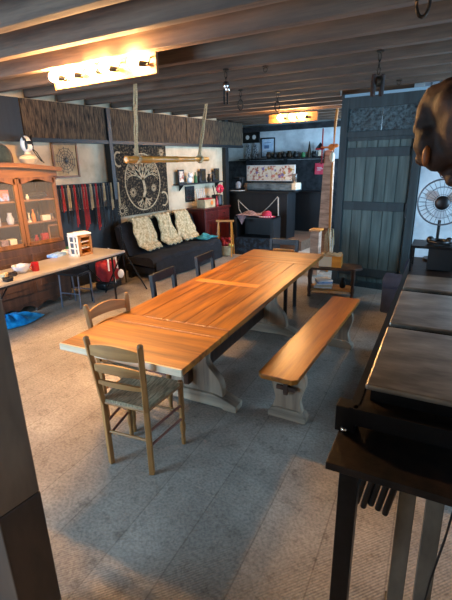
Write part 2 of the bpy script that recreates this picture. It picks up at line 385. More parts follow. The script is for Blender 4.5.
MB().box((0, 1.6, .24), (.045, 1.75, .12)).build('stretcher', W_BROWN, tb, bevel=.004)

# ---------------------------------------------------------------- bench
bb = thing('trestle_bench', 'long narrow orange wooden bench beside the table on pale carved feet', 'bench', (-1.13, 2.2, 0), R(5.2))
MB().prism([(-.11, 0), (.11, 0), (.14, .03), (.14, 1.87), (.11, 1.9), (-.11, 1.9), (-.14, 1.87), (-.14, .03)], lambda u, v, w: (u, v, .432+w), .036).build('seat', W_BENCH, bb, bevel=.004)
for y in (.25, 1.66):
    t = MB().prism(lyre([(.115, .07), (.105, .11), (.095, .16), (.11, .22), (.13, .29), (.13, .34), (.115, .38), (.10, .414)]), lambda u, v, w, y=y: (u, y+w, v), .05).build('trestle', W_RAW, bb, bevel=.004)
    MB().prism([(.145, 0), (.145, .04), (.12, .07), (.08, .085), (-.08, .085), (-.12, .07), (-.145, .04), (-.145, 0)], lambda u, v, w, y=y: (u, y+w, v), .085).build('foot', W_RAWX, t, bevel=.004)
MB().box((0, .955, .27), (.035, 1.56, .075)).build('stretcher', W_BROWN, bb, bevel=.004)
MB().box((0, .19, .27), (.14, .02, .03)).box((0, .19, .27), (.03, .022, .1)).build('wedge', W_BROWN, bb)

# ---------------------------------------------------------------- ladder back chairs
def ladder_chair(loc, rz, label):
    c = thing('ladder_back_chair', label, 'chair', loc, rz, 'light wooden ladder-back chairs')
    for s in (-1, 1):
        MB().bar((s*.148, -.165, 0), (s*.15, -.17, .45), .034, .03).bar((s*.15, -.17, .44), (s*.178, -.215, .875), .034, .03).sph((s*.178, -.215, .877), .019, 8).build('rear_post', W_CHAIR, c, True, bevel=.006)
        prof = [(.013, 0), (.016, .03), (.013, .07), (.019, .11), (.021, .15), (.014, .18), (.019, .2), (.016, .24), (.02, .3), (.017, .36), (.019, .43), (.022, .46), (.016, .475)]
        MB().lathe(prof, (s*.195, .165, 0), 12).build('front_leg', W_CHAIR, c, True)
    def seat(u, v):
        x = (u-.5)*2; y = -.175+.35*v; hw = .155+.05*v
        return (x*hw, y, .455-.012*(1-x*x)*(1-(2*v-1)**2)+.004*abs(abs(x)-abs(2*v-1)))
    MB().sheet(seat, 16, 16, .03).build('rush_seat', RUSH, c, True)['label'] = 'woven rush seat'
    for z, h in ((.815, .075), (.70, .055), (.60, .03)):
        f = (z-.44)/.435; y0 = -.17-.045*f; hw = .15+.026*f
        def slat(u, v, z=z, h=h, y0=y0, hw=hw):
            x = (u-.5)*2; arch = (1-x*x)
            return (x*hw, y0-.025*arch, z-h/2+h*v*(.75+.35*arch)+.006*arch)
        MB().sheet(slat, 14, 2, .014).build('back_slat', W_CHAIRX, c, True)
    for z in (.2, .3):
        for s in (-1, 1): MB().cyl((s*.149, -.166, z), (s*.195, .165, z), .009).build('side_rung', W_RUNG, c, True)
    MB().cyl((-.195, .165, .25), (.195, .165, .25), .009).build('front_rung', W_CHAIRX, c, True)
    MB().cyl((-.149, -.166, .24), (.149, -.166, .24), .009).build('rear_rung', W_CHAIRX, c, True)
    MB().cyl((-.195, .165, .445), (.195, .165, .445), .012).cyl((-.15, -.168, .445), (.15, -.168, .445), .012).cyl((-.15, -.168, .445), (-.195, .165, .445), .012).cyl((.15, -.168, .445), (.195, .165, .445), .012).build('seat_rail', W_CHAIR, c, True)
    return c
ladder_chair((-1.76, 1.585, 0), R(12.6), 'light wooden ladder-back chair with rush seat at the near end of the table')
ladder_chair((-2.115, 1.855, 0), R(-93), 'light wooden chair tucked under the left side of the table')

# ---------------------------------------------------------------- black chairs
def black_chair(loc, rz, label, panel=False):
    c = thing('black_wooden_chair', label, 'chair', loc, rz, 'black square-framed chairs around the table')
    for s in (-1, 1):
        MB().bar((s*.17, -.19, 0), (s*.17, -.19, .44), .04, .038).bar((s*.17, -.19, .43), (s*.17, -.225, .87), .04, .038).build('rear_post', BLACKW, c, bevel=.004)
        MB().bar((s*.17, .19, 0), (s*.17, .19, .43), .04).build('front_leg', BLACKW, c, bevel=.004)
        MB().box((s*.17, 0, .4), (.022, .36, .05)).build('side_rail', BLACKW, c)
    MB().box((0, -.222, .835), (.30, .03, .075)).build('top_rail', BLACKW, c, bevel=.004)
    MB().box((0, -.203, .56), (.30, .022, .045)).build('lower_rail', BLACKW, c, bevel=.004)
    MB().box((0, .19, .4), (.30, .022, .05)).box((0, -.19, .4), (.30, .022, .05)).build('end_rail', BLACKW, c)
    MB().box((0, .01, .443), (.39, .40, .028)).build('seat', BLACKW, c, bevel=.006)
    if panel: MB().box((0, -.21, .67), (.28, .015, .15)).build('back_panel', W_TABLEX, c)['label'] = 'orange wooden back panel'
    return c
ea = TA
for u, v, ang, lab, pn in ((-.58, 1.40, -90, 'black chair on the far left side of the table, nearer of two', 0),
                           (-.58, 2.20, -90, 'black chair on the far left side of the table, farther of two', 0),
                           (-.10, 3.12, 180, 'black chair with orange back panel at the far end of the table', 1)):
    black_chair(P(TL, TA, u+.18 if not pn else u, v), R(ang)+TA, lab, pn)

# ---------------------------------------------------------------- light fixtures
def spot_bar(loc, rz, ln, h, bulbs, label, bm, r=.045, arms=True):
    f = thing('ceiling_light_bar', label, 'ceiling light', loc, rz, None)
    MB().box((0, 0, 0), (ln, .025, h)).build('backing_plank', FIXP, f, bevel=.004)
    MB().box((.0, -.02, h*.38), (.09, .03, .05)).build('terminal_box', BLACKM, f)
    for x in bulbs:
        MB().sph((x, -.085, .01), (r*1.15, r, r), 16).build('bulb', bm, f, True)
        MB().cyl((x+.1, -.03, -.01), (x+.035, -.07, 0), .02, .024).build('lamp_holder', BLACKM, f, True)
        if arms: MB().tube([(x+.13, -.012, .04), (x+.16, -.06, .03), (x+.15, -.08, -.02), (x+.1, -.05, -.02)], .006).build('bracket', IRON, f, True)
    return f
spot_bar((-3.19, 2.78, 2.575), R(2.5), 1.27, .165, (-.53, -.31, -.03, .13, .46), 'wooden plank light with glowing globe bulbs hung from the near joist', BULB)
spot_bar((-3.56, 7.38, 2.545), R(4), .93, .15, (-.2, .02, .2), 'wooden plank light glowing above the kitchen bar', BULB2, .05, False)

# ---------------------------------------------------------------- trapeze
tz = thing('bamboo_trapeze', 'bamboo pole swing hanging from the joists on two pale ropes', 'swing', (-3.95, 4.5, 1.86), R(3))
MB().lathe([(.042, -.86), (.042, -.45), (.046, -.44), (.040, -.42), (.039, .1), (.043, .11), (.038, .13), (.032, .5), (.036, .51), (.031, .53), (.030, .88)], (0, 0, 0), 16, 'Y').build('bamboo_pole', BAMBOO, tz, True)
MB().lathe([(.026, -.864), (.026, -.86)], (0, 0, 0), 16, 'Y').build('hollow_end', CREAM, tz)
for y, dx, yt in ((-.68, .19, -.81), (.66, -.1, 1.04)):
    for s in (-1, 1):
        MB().tube([(s*.016+dx*(q/8), y+(yt-y)*q/8+.006*sin(q*2+s), .036+(.76)*q/8) for q in range(9)], .012).build('rope', ROPE, tz, True)
    MB().tube([(.05*cos(t_), y+.02*sin(2*t_), .045*sin(t_)) for t_ in [2*pi*q/14 for q in range(14)]], .014, closed=True).tube([(.047*cos(t_), y+.03+.01*sin(2*t_), .045*sin(t_)) for t_ in [2*pi*q/14 for q in range(14)]], .012, closed=True).build('knot', ROPE, tz, True)

# ---------------------------------------------------------------- hanging hooks
def link(g, c, w, h, r, rz=0):
    g.tube([(c[0]+w*cos(t_)*cos(rz), c[1]+w*cos(t_)*sin(rz), c[2]+h*sin(t_)) for t_ in [2*pi*q/16 for q in range(16)]], r, 8, True); return g
def hook(loc, ln, label, kind):
    h = thing('hanging_'+kind, label, 'hook', loc, R(34))
    MB().cyl((0, 0, 0), (0, 0, -.012), .03).build('mount_plate', IRON, h)
    g = MB(); z = -.02; n = max(2, int(ln/.06))
    for q in range(n): link(g, (0, 0, z-.03), .012, .03, .004, (q % 2)*pi/2); z -= .05
    g.build('chain', IRON, h, True)
    if kind == 'pulley':
        MB().box((-.035, 0, z-.09), (.035, .05, .17)).box((.035, 0, z-.09), (.035, .05, .17)).build('pulley_cheeks', LEATHER, h, bevel=.012)
        MB().cyl((-.02, 0, z-.06), (.02, 0, z-.06), .04).build('wheel', IRON, h, True)
    elif kind == 'carabiner':
        g = MB(); link(g, (0, 0, z-.05), .03, .06, .008); g.build('carabiner_ring', IRON, h, True)
    elif kind == 'clamp':
        MB().sph((0, 0, z-.02), (.03, .025, .04), 10).sph((.012, 0, z-.05), (.026, .02, .035), 10).build('clamp_body', CHROME, h, True)
        MB().cyl((-.018, 0, z-.05), (-.02, 0, z-.19), .009).cyl((.012, 0, z-.06), (.012, 0, z-.19), .009).build('clamp_legs', BLACKM, h, True)
    return h
hook((-2.50, 3.70, H), .06, 'chrome and black clamp hanging from a joist near the centre', 'clamp')
hook((-3.03, 4.80, H), .16, 'iron carabiner on a short chain hanging left of the far light', 'carabiner')
hook((-2.76, 5.26, H), .1, 'iron carabiner hanging in front of the far plank light', 'carabiner')
hook((-1.12, 3.92, H), .22, 'brown wooden pulley block on a chain in front of the door top', 'pulley')
hook((-.50, 2.36, H), .04, 'iron ring hanging at the top right edge', 'carabiner')
for x, y in ((-2.14, 3.83), (-1.32, 5.45)):
    g = MB().cyl((0, 0, 0), (0, 0, -.01), .03); link(g, (0, 0, -.03), .02, .02, .004)
    tag(g.build('ceiling_ring', IRON, None, True, loc=(x, y, H)), 'small iron ring bolt in the joist %s' % ('right of the central clamp' if x < -2 else 'above the door'), 'hook')

# ---------------------------------------------------------------- glass cabinet (left)
gc = thing('glass_display_cabinet', 'honey oak display cabinet with glazed doors against the left wall', 'cabinet', (-5.24, 2.62, 0))
# local x: depth (+x to room), y along the wall; range y -0.80..0.80 ; front at x=.24
CB = .8
MB().box((0, 0, .48), (.48, 1.6, .72)).build('base_cabinet', W_BROWN, gc, bevel=.006)
for yc in (-.52, 0, .52):
    dd = MB().box((.247, yc, .5), (.02, .46, .5)).build('lower_door', W_BROWN, gc, bevel=.006)
    MB().box((.26, yc, .5), (.012, .34, .36)).build('raised_panel', W_BROWN, dd, bevel=.005)
for yc in (-.52, 0, .52):
    MB().prism([(yc-.26, .13), (yc-.26, .05)]+sm([(yc-.24, .04), (yc-.16, .09), (yc-.08, .1), (yc, .06), (yc+.08, .1), (yc+.16, .09), (yc+.24, .04)], 3)+[(yc+.26, .05), (yc+.26, .13)], lambda u, v, w: (.235+w, u, v), .02).build('scalloped_apron', W_BROWN, gc)
for x in (-.2, .22):
    for y in (-.77, -.26, .26, .77): MB().lathe([(.02, 0), (.028, .015), (.018, .05), (.03, .1), (.03, .13)], (x, y, 0), 10).build('foot', W_BROWN, gc, True)
MB().box((-.225, 0, 1.28), (.02, 1.58, .86)).box((0, -.79, 1.28), (.44, .02, .86)).box((0, .79, 1.28), (.44, .02, .86)).build('upper_case', W_OAK, gc)
MB().box((-.21, 0, 1.28), (.008, 1.54, .84)).build('dark_back', DARKIN, gc)
for z in (.86, 1.12, 1.4): MB().box((0, 0, z), (.4, 1.55, .018)).build('shelf', W_OAKX, gc)
for yc in (-.525, 0, .525):
    fr = MB().box((.225, yc-.235, 1.26), (.03, .05, .82)).box((.225, yc+.235, 1.26), (.03, .05, .82)).box((.225, yc, .87), (.03, .47, .05))
    fr.prism([(yc-.24, 1.72), (yc-.24, 1.6)]+sm([(yc-.2, 1.6), (yc-.1, 1.63), (yc, 1.655), (yc+.1, 1.63), (yc+.2, 1.6)], 3)+[(yc+.24, 1.6), (yc+.24, 1.72)], lambda u, v, w: (.225+w, u, v), .03)
    d_ = fr.build('glazed_door', W_OAK, gc, bevel=.004)
    MB().box((.225, yc, 1.25), (.004, .43, .74)).build('pane', GLASS, d_)
def corn(u, v):
    y = (u-.5)*1.72; return (-.24+.55*v, y, 1.78+.05*cos(y*2.2))
MB().sheet(corn, 24, 1, .05).build('cornice', W_OAKX, gc, True)
def fr2(u, v):
    y = (u-.5)*1.62; return (.235, y, 1.68+(.10+.05*cos(y*2.2))*v)
MB().sheet(fr2, 24, 1, .03).build('frieze', W_OAKX, gc, True)
MB().box((.0, -.8, 1.7), (.46, .02, .12)).box((0, .8, 1.7), (.46, .02, .12)).build('side_frieze', W_OAK, gc)

def place_small(fn, items): 
    for it in items: fn(*it)
def vase(loc, m, label, s=1, name='vase', cat='vase', prof=None, group=None):
    prof = prof or [(.02, 0), (.03, .01), (.035, .05), (.018, .09), (.022, .11)]
    g = MB().lathe([(r*s, z*s) for r, z in prof], (0, 0, 0), 14)
    return tag(g.build(name, m, None, True, loc=loc), label, cat, group)
cx = -5.15
MUG = [(.03, 0), (.034, .005), (.034, .085), (.028, .085), (.028, .02), (.001, .02)]
BOT = [(.026, 0), (.028, .01), (.028, .1), (.012, .13), (.010, .17), (.013, .175)]
z3, z2, z1, z0 = 1.409, 1.129, .869, .9
tag(MB().sph((0, 0, .045), (.09, .14, .045), 14).build('dark_hat', FUTON, None, True, loc=(cx, 3.2, z3)), 'dark cloth bundle on the top shelf of the glass cabinet', 'cloth')
vase((cx+.05, 3.04, z3), CREAM, 'cream pot on the top shelf beside the dark bundle', .6)
for i, (y, m_, l, nm, pf) in enumerate(((3.03, CREAM, 'cream candlestick at the left of the middle cabinet shelf', 'candlestick', [(.03, 0), (.03, .01), (.01, .03), (.01, .12), (.02, .13)]),
        (3.09, W_ORANGE, 'small amber bottle on the middle cabinet shelf', 'bottle', BOT), (3.15, BLACK, 'small black bottle on the middle cabinet shelf', 'bottle', BOT),
        (3.36, CHROME, 'silvery cup at the right end of the middle cabinet shelf', 'cup', MUG))):
    vase((cx+.04, y, z2), m_, l, .9, nm, nm, pf)
tag(MB().box((0, 0, .035), (.06, .12, .07)).build('small_box', CREAM, None, loc=(cx+.04, 3.255, z2), bevel=.004), 'cream oblong box on the middle cabinet shelf', 'box')
vase((cx+.05, 3.08, z1), RED, 'red pot on the lower cabinet shelf', .8)
tag(MB().box((0, 0, .05), (.05, .1, .1)).build('small_box', RED, None, loc=(cx+.05, 3.2, z1), bevel=.004), 'red box on the lower cabinet shelf', 'box')
fg = MB().box((0, -.07, .1), (.015, .02, .2)).box((0, .07, .1), (.015, .02, .2)).box((0, 0, .01), (.015, .16, .02)).box((0, 0, .19), (.015, .16, .02))
tag(fg.build('empty_picture_frame', W_OAK, None, loc=(cx+.08, 3.32, z1)), 'small empty wooden frame standing on the lower cabinet shelf', 'picture frame')
pf = thing('picture', 'small pink and blue picture behind the middle door of the glass cabinet', 'picture', (cx+.06, 2.74, z3))
MB().box((0, 0, .07), (.012, .13, .14)).build('picture_frame', W_BROWN, pf)
MB().box((.008, 0, .07), (.004, .11, .12)).build('picture_print', mat('pink_blue_print', '#d46a5a', '#7aa6dc', scale=(12, 12, 12), lo=.45, hi=.55), pf)
vase((cx+.04, 2.62, z2-.0), CRYSTAL, 'tall cut-glass decanter behind the middle cabinet door', 1.3, 'decanter', 'decanter', BOT)
vase((cx+.04, 2.78, z2), CRYSTAL, 'shorter cut-glass vase beside the decanter', 1.3)
for i, (y, m_) in enumerate(((2.55, CARD), (2.66, PINK), (2.77, CREAM))):
    tag(MB().box((0, 0, .04), (.1, .09, .08)).build('small_box', m_, None, loc=(cx, y, z1), bevel=.006), ['brown', 'mauve', 'cream'][i]+' box on the bottom shelf behind the middle cabinet door', 'box')

# masked bust and mirror on top of the cabinet
mb = thing('masked_bust', 'white bust wearing a black cat mask on top of the oak cabinet', 'bust', (-5.2, 3.20, 1.838), R(25))
MB().lathe([(.07, 0), (.09, .02), (.115, .06), (.10, .09), (.04, .115), (.035, .14)], (0, 0, 0), 16).build('bust_base', CREAM, mb, True)
MB().sph((0, 0, .235), (.07, .06, .10), 16).sph((.05, 0, .2), (.03, .035, .045), 10).build('head', WHITE, mb, True)
MB().sph((.045, 0, .25), (.04, .058, .025), 12).sph((.04, .06, .225), (.02, .012, .06), 8).sph((.04, -.06, .225), (.02, .012, .06), 8).cyl((.03, .06, .28), (.02, .11, .36), .02, .002, 6).cyl((.03, -.06, .28), (.02, -.11, .36), .02, .002, 6).build('cat_mask', BLACK, mb, True)
MB().tube([(.02, .06, .2), (.05, .12, .14), (.06, .2, .04), (.06, .24, -.02+.03)], .006).tube([(.02, .06, .2), (.06, .1, .1), (.07, .17, .03)], .006).build('mask_strings', BLACK, mb, True)
mm = thing('arched_mirror', 'small dark arched mirror standing on top of the oak cabinet', 'mirror', (-5.3, 2.86, 1.83))
ar = [(-.19, 0), (.19, 0)]+[(.19*cos(t_), .09+.17*sin(t_)) for t_ in [pi*q/14 for q in range(15)]]
MB().prism(ar, lambda u, v, w: (w, u, v), .03).build('mirror_frame', W_BROWN, mm)
MB().prism([(u*.88, .01+v*.92) for u, v in ar], lambda u, v, w: (.02+w, u, v), .008).build('mirror_glass', MIRROR, mm)

# ---------------------------------------------------------------- web art, rail with straps, tapestry
def ribbon(g, pts, w, x):                            # flat ribbon in the y-z plane at depth x
    for (a, b) in zip(pts, pts[1:]):
        a, b = V((0, *a)), V((0, *b)); d = (b-a)
        if d.length < 1e-5: continue
        n_ = V((0, -d.z, d.y)).normalized()*w/2
        vs = [V((x, 0, 0))+q for q in (a-n_, b-n_, b+n_, a+n_)]
        vs2 = [q+V((.002, 0, 0)) for q in vs]
        A = [g.b.verts.new(q) for q in vs]; B = [g.b.verts.new(q) for q in vs2]
        g.b.faces.new(B); g.b.faces.new(A[::-1])
        for i in range(4): g.b.faces.new((A[i], A[(i+1) % 4], B[(i+1) % 4], B[i]))
wa = thing('spider_web_picture', 'framed black spider web picture on the cream wall', 'picture', (-5.485, 3.95, 1.88))
MB().box((0, -.2, 0), (.03, .025, .47)).box((0, .2, 0), (.03, .025, .47)).box((0, 0, .225), (.03, .42, .025)).box((0, 0, -.225), (.03, .42, .025)).build('frame', W_OAK, wa)
MB().box((-.004, 0, 0), (.01, .39, .44)).build('canvas', mat('tan_canvas', '#a98c64', '#c8ae84', rough=.9), wa)
g = MB()
for q in range(12):
    a = pi*q/6+.1; ribbon(g, [(0, 0), (.165*cos(a), .19*sin(a))], .006, .004)
for r_ in (.045, .08, .115, .15):
    pts = []
    for q in range(25):
        a = pi*q/12+.1; rr = r_*(1 if q % 2 == 0 else .93); pts.append((rr*cos(a), rr*1.15*sin(a)))
    ribbon(g, pts, .006, .004)
g.build('web', BLACK, wa)
MB().sph((.008, 0, 0), (.006, .03, .035), 10).build('spider', BLACK, wa, True)

rl = thing('strap_rail', 'long dark wall rail with pegs below the spider web picture', 'rail', (-5.47, 4.24, 1.52))
MB().box((0, 0, 0), (.06, 1.2, .05)).build('rail_board', BLACKW, rl)
g = MB()
for q in range(24): g.cyl((.03, -.57+q*.0496, 0), (.07, -.57+q*.0496, .015), .006, n=6)
g.build('peg_row', BLACKM, rl)['kind'] = 'stuff'
tag(MB().box((0, 0, 0), (.02, 1.05, .30)).build('pale_backing_board', mat('pale_pink_board', '#a48c7c', '#c4ac98', rough=.9), None, loc=(-5.485, 4.27, 1.34)), 'pale board on the wall behind the hanging straps', 'board')
tag(MB().box((0, 0, 0), (.03, 1.42, 1.16)).build('dark_clothes_panel', BLACKW, None, loc=(-5.48, 4.15, .59)), 'dark panel standing in for hanging clothes behind the lower ends of the straps', 'board')  # flat dark panel added to stand in for black hanging clothes
proto = {}
for q in range(24):
    y = 4.24-.57+q*.0496
    kind = ['black', 'black', 'red', 'black', 'beige', 'black', 'red', 'black'][q % 8]
    if q in (9, 10): kind = 'red'
    if q >= 17: kind = ['black', 'black', 'beige'][q % 3]
    ln = random.uniform(.35, .8) if kind != 'beige' else random.uniform(.25, .45)
    mt = dict(black=BLACK, red=RED, beige=BEIGE)[kind]; w_ = random.uniform(.012, .018)
    g = MB(); x = -5.405+random.uniform(0, .008)
    g.tube([(0, -w_, -ln), (0, -w_*.8, -ln*.5), (0, -.004, .004), (.004, .004, .004), (0, w_*.8, -ln*.5), (0, w_, -ln*.93)], .009, 6)
    o = g.build('hanging_strap', mt, None, True, loc=(x, y, 1.535))
    tag(o, {'black': 'black leather strap among those hanging from the dark wall rail', 'red': 'dark red strap among those hanging from the dark wall rail', 'beige': 'short beige strap among those hanging from the dark wall rail'}[kind], 'strap', kind+' straps on the wall rail')

tp = thing('tree_tapestry', 'dark wall tapestry printed with a pale tree inside a ring', 'tapestry', (-5.47, 5.42, 1.55))
MB().sheet(lambda u, v: (.006*sin(u*14)+.004, (u-.5)*1.3, (v-.5)*1.16), 40, 6, .004).build('cloth', CLOTHD, tp, True)
g = MB(); X0 = .016
ribbon(g, [(.42*cos(t_)+.02, .47*sin(t_)-.04) for t_ in [2*pi*q/48 for q in range(49)]], .022, X0)
g.build('printed_ring', PRINT, tp)
g = MB()
def branch(p, a, ln, w, d):
    q = (p[0]+ln*cos(a), p[1]+ln*sin(a)); m_ = ((p[0]+q[0])/2+.02*random.uniform(-1, 1)*ln*4, (p[1]+q[1])/2)
    ribbon(g, [p, m_, q], w, X0)
    if d:
        for da in (random.uniform(.3, .55), -random.uniform(.3, .55)): branch(q, a+da, ln*.78, w*.66, d-1)
        if d > 2: branch(q, a+random.uniform(-.1, .1), ln*.7, w*.6, d-1)
random.seed(3)
ribbon(g, [(.02, -.42), (0, -.3), (.05, -.18), (.03, -.05), (.01, .02)], .055, X0)
for a in (.55, 1.0, 1.5, 2.05, 2.6): branch((.01, .0), a, .135, .03, 4)
for a in (-.5, -1.1, -1.8, -2.5): branch((.02, -.30), a, .085, .034, 2)
g.build('printed_tree', PRINT, tp)
for cy, cz, r_ in ((-.24, -.2, .06), (.27, -.15, .05), (-.52, -.48, .09), (.52, .45, .05), (-.1, .47, .05)):
    g = MB()
    for q in range(16):
        a = pi*q/8; ribbon(g, [(cy+r_*.55*cos(a), cz+r_*.55*sin(a)), (cy+r_*1.3*cos(a), cz+r_*1.3*sin(a))], .01, X0)
    ribbon(g, [(cy+r_*.5*cos(t_), cz+r_*.5*sin(t_)) for t_ in [2*pi*q/16 for q in range(17)]], .012, X0)
    g.build('printed_sun', PRINT, tp)
for cy, cz, r_, fl in ((-.5, .34, .09, 1), (.52, -.36, .1, -1)):
    g = MB(); ribbon(g, [(cy+fl*r_*cos(t_), cz+r_*1.2*sin(t_)) for t_ in [pi*.35+pi*1.3*q/16 for q in range(17)]], .03, X0)
    g.build('printed_moon', PRINT, tp)

# ---------------------------------------------------------------- folding table and things on it
FA = R(6.7); FL = (-4.37, 2.72)
ft = thing('folding_table', 'long grey-topped folding table in front of the glass cabinet', 'table', (FL[0], FL[1], 0), FA)
MB().box((0, 0, .705), (.55, 2.05, .03)).build('tabletop', GREYTOP, ft, bevel=.006)
MB().box((0, 0, .68), (.53, 2.0, .022)).build('edge_frame', BLACK, ft)
for y in (-.8, .82):
    l_ = MB()
    for s in (-1, 1): l_.cyl((s*.22, y, 0), (s*.22, y, .67), .013)
    l_.cyl((-.22, y, .3), (.22, y, .3), .01).build('leg_frame', BLACKM, ft, True)
    MB().cyl((0, y, .3), (0, y*.6, .67), .008).build('brace', BLACKM, ft, True)
TZ = .7201
def tloc(px, py, z=TZ):
    d = fw*F+rt*(px-226)-up*(py-300); t = (z-1.8)/d.z; q = EYE+d*t; return (q.x, q.y, z)
cb = thing('mini_display_cabinet', 'small white and wood curio cabinet with open leaf on the folding table', 'cabinet', (-4.52, 3.30, TZ), R(6))
MB().box((.01, -.1, .13), (.16, .015, .26)).box((.01, .1, .13), (.16, .015, .26)).box((.01, 0, .007), (.16, .2, .014)).box((.01, 0, .253), (.16, .2, .014)).box((-.07, 0, .13), (.01, .2, .26)).build('case', W_STRIP, cb)
MB().box((.095, -.09, .13), (.014, .03, .26)).box((.095, .09, .13), (.014, .03, .26)).box((.095, 0, .015), (.014, .2, .03)).box((.095, 0, .245), (.014, .2, .03)).box((.095, 0, .13), (.014, .2, .01)).build('door_frame', W_CHAIR, cb)
MB().box((.03, -.115, .13), (.02, .012, .26)).box((-.06, -.115, .13), (.02, .012, .26)).box((.01, -.115, .012), (.17, .012, .024)).box((.01, -.115, .25), (.17, .012, .022)).box((.01, -.115, .095), (.16, .012, .014)).box((.01, -.115, .17), (.16, .012, .014)).box((.085, -.115, .13), (.02, .012, .26)).build('white_side', WHITE, cb)['label'] = 'white painted ladder side'
MB().box((.01, 0, .09), (.14, .185, .008)).box((.01, 0, .17), (.14, .185, .008)).build('shelf', WHITE, cb)
MB().box((.0, -.107, .13), (.14, .003, .22)).build('grey_panel', mat('blue_grey_panel', '#4c5a66', rough=.5), cb)
tag(MB().box((0, 0, .009), (.17, .24, .018)).box((.01, .02, .024), (.12, .16, .01)).build('booklet', PAPER, None, bevel=.003, loc=(-4.51, 3.30, TZ+.261), rz=R(-10)), 'white booklet lying on top of the curio cabinet', 'book')
for i, (px, py, m_, sx, sy, lab, nm) in enumerate(((57, 256, BLUEP, .15, .2, 'pale blue packet on the folding table', 'packet'), (67, 253, PAPER, .14, .18, 'white paper stack beside the blue packet', 'paper_stack'), (74, 251, ORANGEP, .07, .1, 'orange sleeve beside the curio cabinet', 'sleeve'), (68, 249, GREEN, .06, .08, 'small green box behind the papers', 'small_box'))):
    h_ = .03 if i < 2 else .02
    l = tloc(px, py)
    tag(MB().box((0, 0, h_/2), (sx, sy, h_)).box((.01, .01, h_+.004), (sx*.8, sy*.8, .008)).build(nm, m_, None, bevel=.003, loc=(l[0], l[1], TZ), rz=R(20+25*i)), lab, 'paper')
l = tloc(37, 271)
mg = thing('red_mug', 'glossy red mug on the folding table', 'mug', (l[0]-.02, l[1], TZ))
MB().lathe([(r*1.15, z*1.1) for r, z in MUG], (0, 0, 0), 18).build('cup', REDG, mg, True)
MB().tube([(0, -.036-.025*sin(pi*q/8), .02+.055*q/8) for q in range(9)], .005).build('handle', REDG, mg, True)
l = tloc(22, 273)
tag(MB().lathe([(.03, 0), (.05, .01), (.085, .05), (.095, .085), (.088, .085), (.078, .05), (.045, .02), (.001, .015)], (0, 0, 0), 14).sph((0, 0, .07), (.05, .05, .04), 8).build('crystal_bowl', CRYSTAL, None, True, loc=(l[0], l[1], TZ)), 'clear crystal bowl at the left of the folding table', 'bowl')
for i, (px, py) in enumerate(((8, 281), (3, 277), (12, 276))):
    l = tloc(px, py); m_ = [BLACK, BEIGE, IRON][i]
    tag(MB().box((0, 0, .018), (.1, .06, .036), .4*i).sph((.02, .02, .03), (.035, .03, .02), 8).build('trinket', m_, None, bevel=.005, loc=(l[0], l[1], TZ)), ['black pouch', 'beige pouch', 'dark metal trinket'][i]+' at the left end of the folding table', 'trinket')
# grey tube chair and bag under / beyond the table
gs = thing('grey_tube_stool', 'grey tubular steel stool under the folding table', 'stool', (-4.72, 3.3, 0), R(15))
for s in (-1, 1):
    MB().tube([(s*.15, -.14, 0), (s*.15, -.12, .44), (s*.15, .12, .44), (s*.15, .14, 0)], .011).build('leg_frame', mat('grey_tube', '#6a7280', rough=.35, metal=.6), gs, True)
for y in (-.13, .13): MB().cyl((-.15, y, .2), (.15, y, .2), .009).build('crossbar', MATS['grey_tube'], gs, True)
MB().box((0, 0, .46), (.33, .3, .03)).build('seat', BLACK, gs, bevel=.01)
tr = thing('tripod_stand', 'black tripod stand beyond the far end of the folding table', 'stand', (-4.75, 4.2, 0))
MB().cyl((0, 0, .35), (0, 0, .95), .012).build('pole', BLACKM, tr, True)
for a in (.3, 2.4, 4.5): MB().cyl((0, 0, .6), (.35*cos(a), .35*sin(a), .01), .011).build('leg', BLACKM, tr, True)
bg = thing('red_bag', 'red and black bag with white straps standing by the folding table end', 'bag', (-5.0, 4.08, 0), R(10))
MB().box((0, 0, .27), (.2, .36, .36)).build('bag_body', RED, bg, True, bevel=.06)
MB().box((0, 0, .07), (.22, .38, .13)).build('bag_base', BLACK, bg, True, bevel=.04)
MB().tube([(.115, -.1, .3), (.1, -.08, .52), (.06, .0, .62), (.1, .08, .52), (.115, .1, .3)], .012).tube([(.12, -.02, .34), (.13, 0, .1)], .01).build('strap', WHITE, bg, True)
MB().sph((.17, .1, .22), (.04, .06, .07), 10).build('white_tag', WHITE, bg, True)
MB().sph((.0, .1, .46), (.09, .11, .07), 12).build('cap', BEIGE, bg, True)
# blue plastic bag on the floor
def bagf(u, v):
    a = 2*pi*u; r_ = .05+.95*v; x = .16*r_*cos(a)*(1+.15*sin(3*a)); y = .42*r_*sin(a)*(1+.1*cos(4*a))
    return (x, y, .008+.10*(1-v**2)*(1+.35*sin(7*a+v*5))+.004)
tag(MB().sheet(bagf, 30, 7, .004).build('plastic_bag', BLUEBAG, None, True, loc=(-4.80, 2.35, 0), rz=R(-6)), 'bright blue plastic bag lying on the floor under the folding table', 'bag')

# ---------------------------------------------------------------- futon
fu = thing('black_futon', 'low black cloth futon sofa under the tree tapestry', 'sofa', (-5.02, 5.62, 0), R(3))
def sw(prof, y0, y1, name, m, n=18, amp=.012):       # prism of a profile along y with soft wobble
    g = MB(); N = len(prof); rings = []
    for j in range(n+1):
        y = y0+(y1-y0)*j/n; e = 1-.12*(abs(2*j/n-1)**8)
        cx_ = sum(p[0] for p in prof)/N; cz_ = sum(p[1] for p in prof)/N
        rings.append([g.b.verts.new((cx_+(p[0]-cx_)*e+amp*sin(j*1.3+i), y, cz_+(p[1]-cz_)*e+amp*cos(j*1.7+i*.8))) for i, p in enumerate(prof)])
    for a, b in zip(rings, rings[1:]):
        for i in range(N): g.b.faces.new((a[i], a[(i+1) % N], b[(i+1) % N], b[i]))
    g.b.faces.new(rings[0]); g.b.faces.new(rings[-1][::-1])
    return g.build(name, m, fu, True)
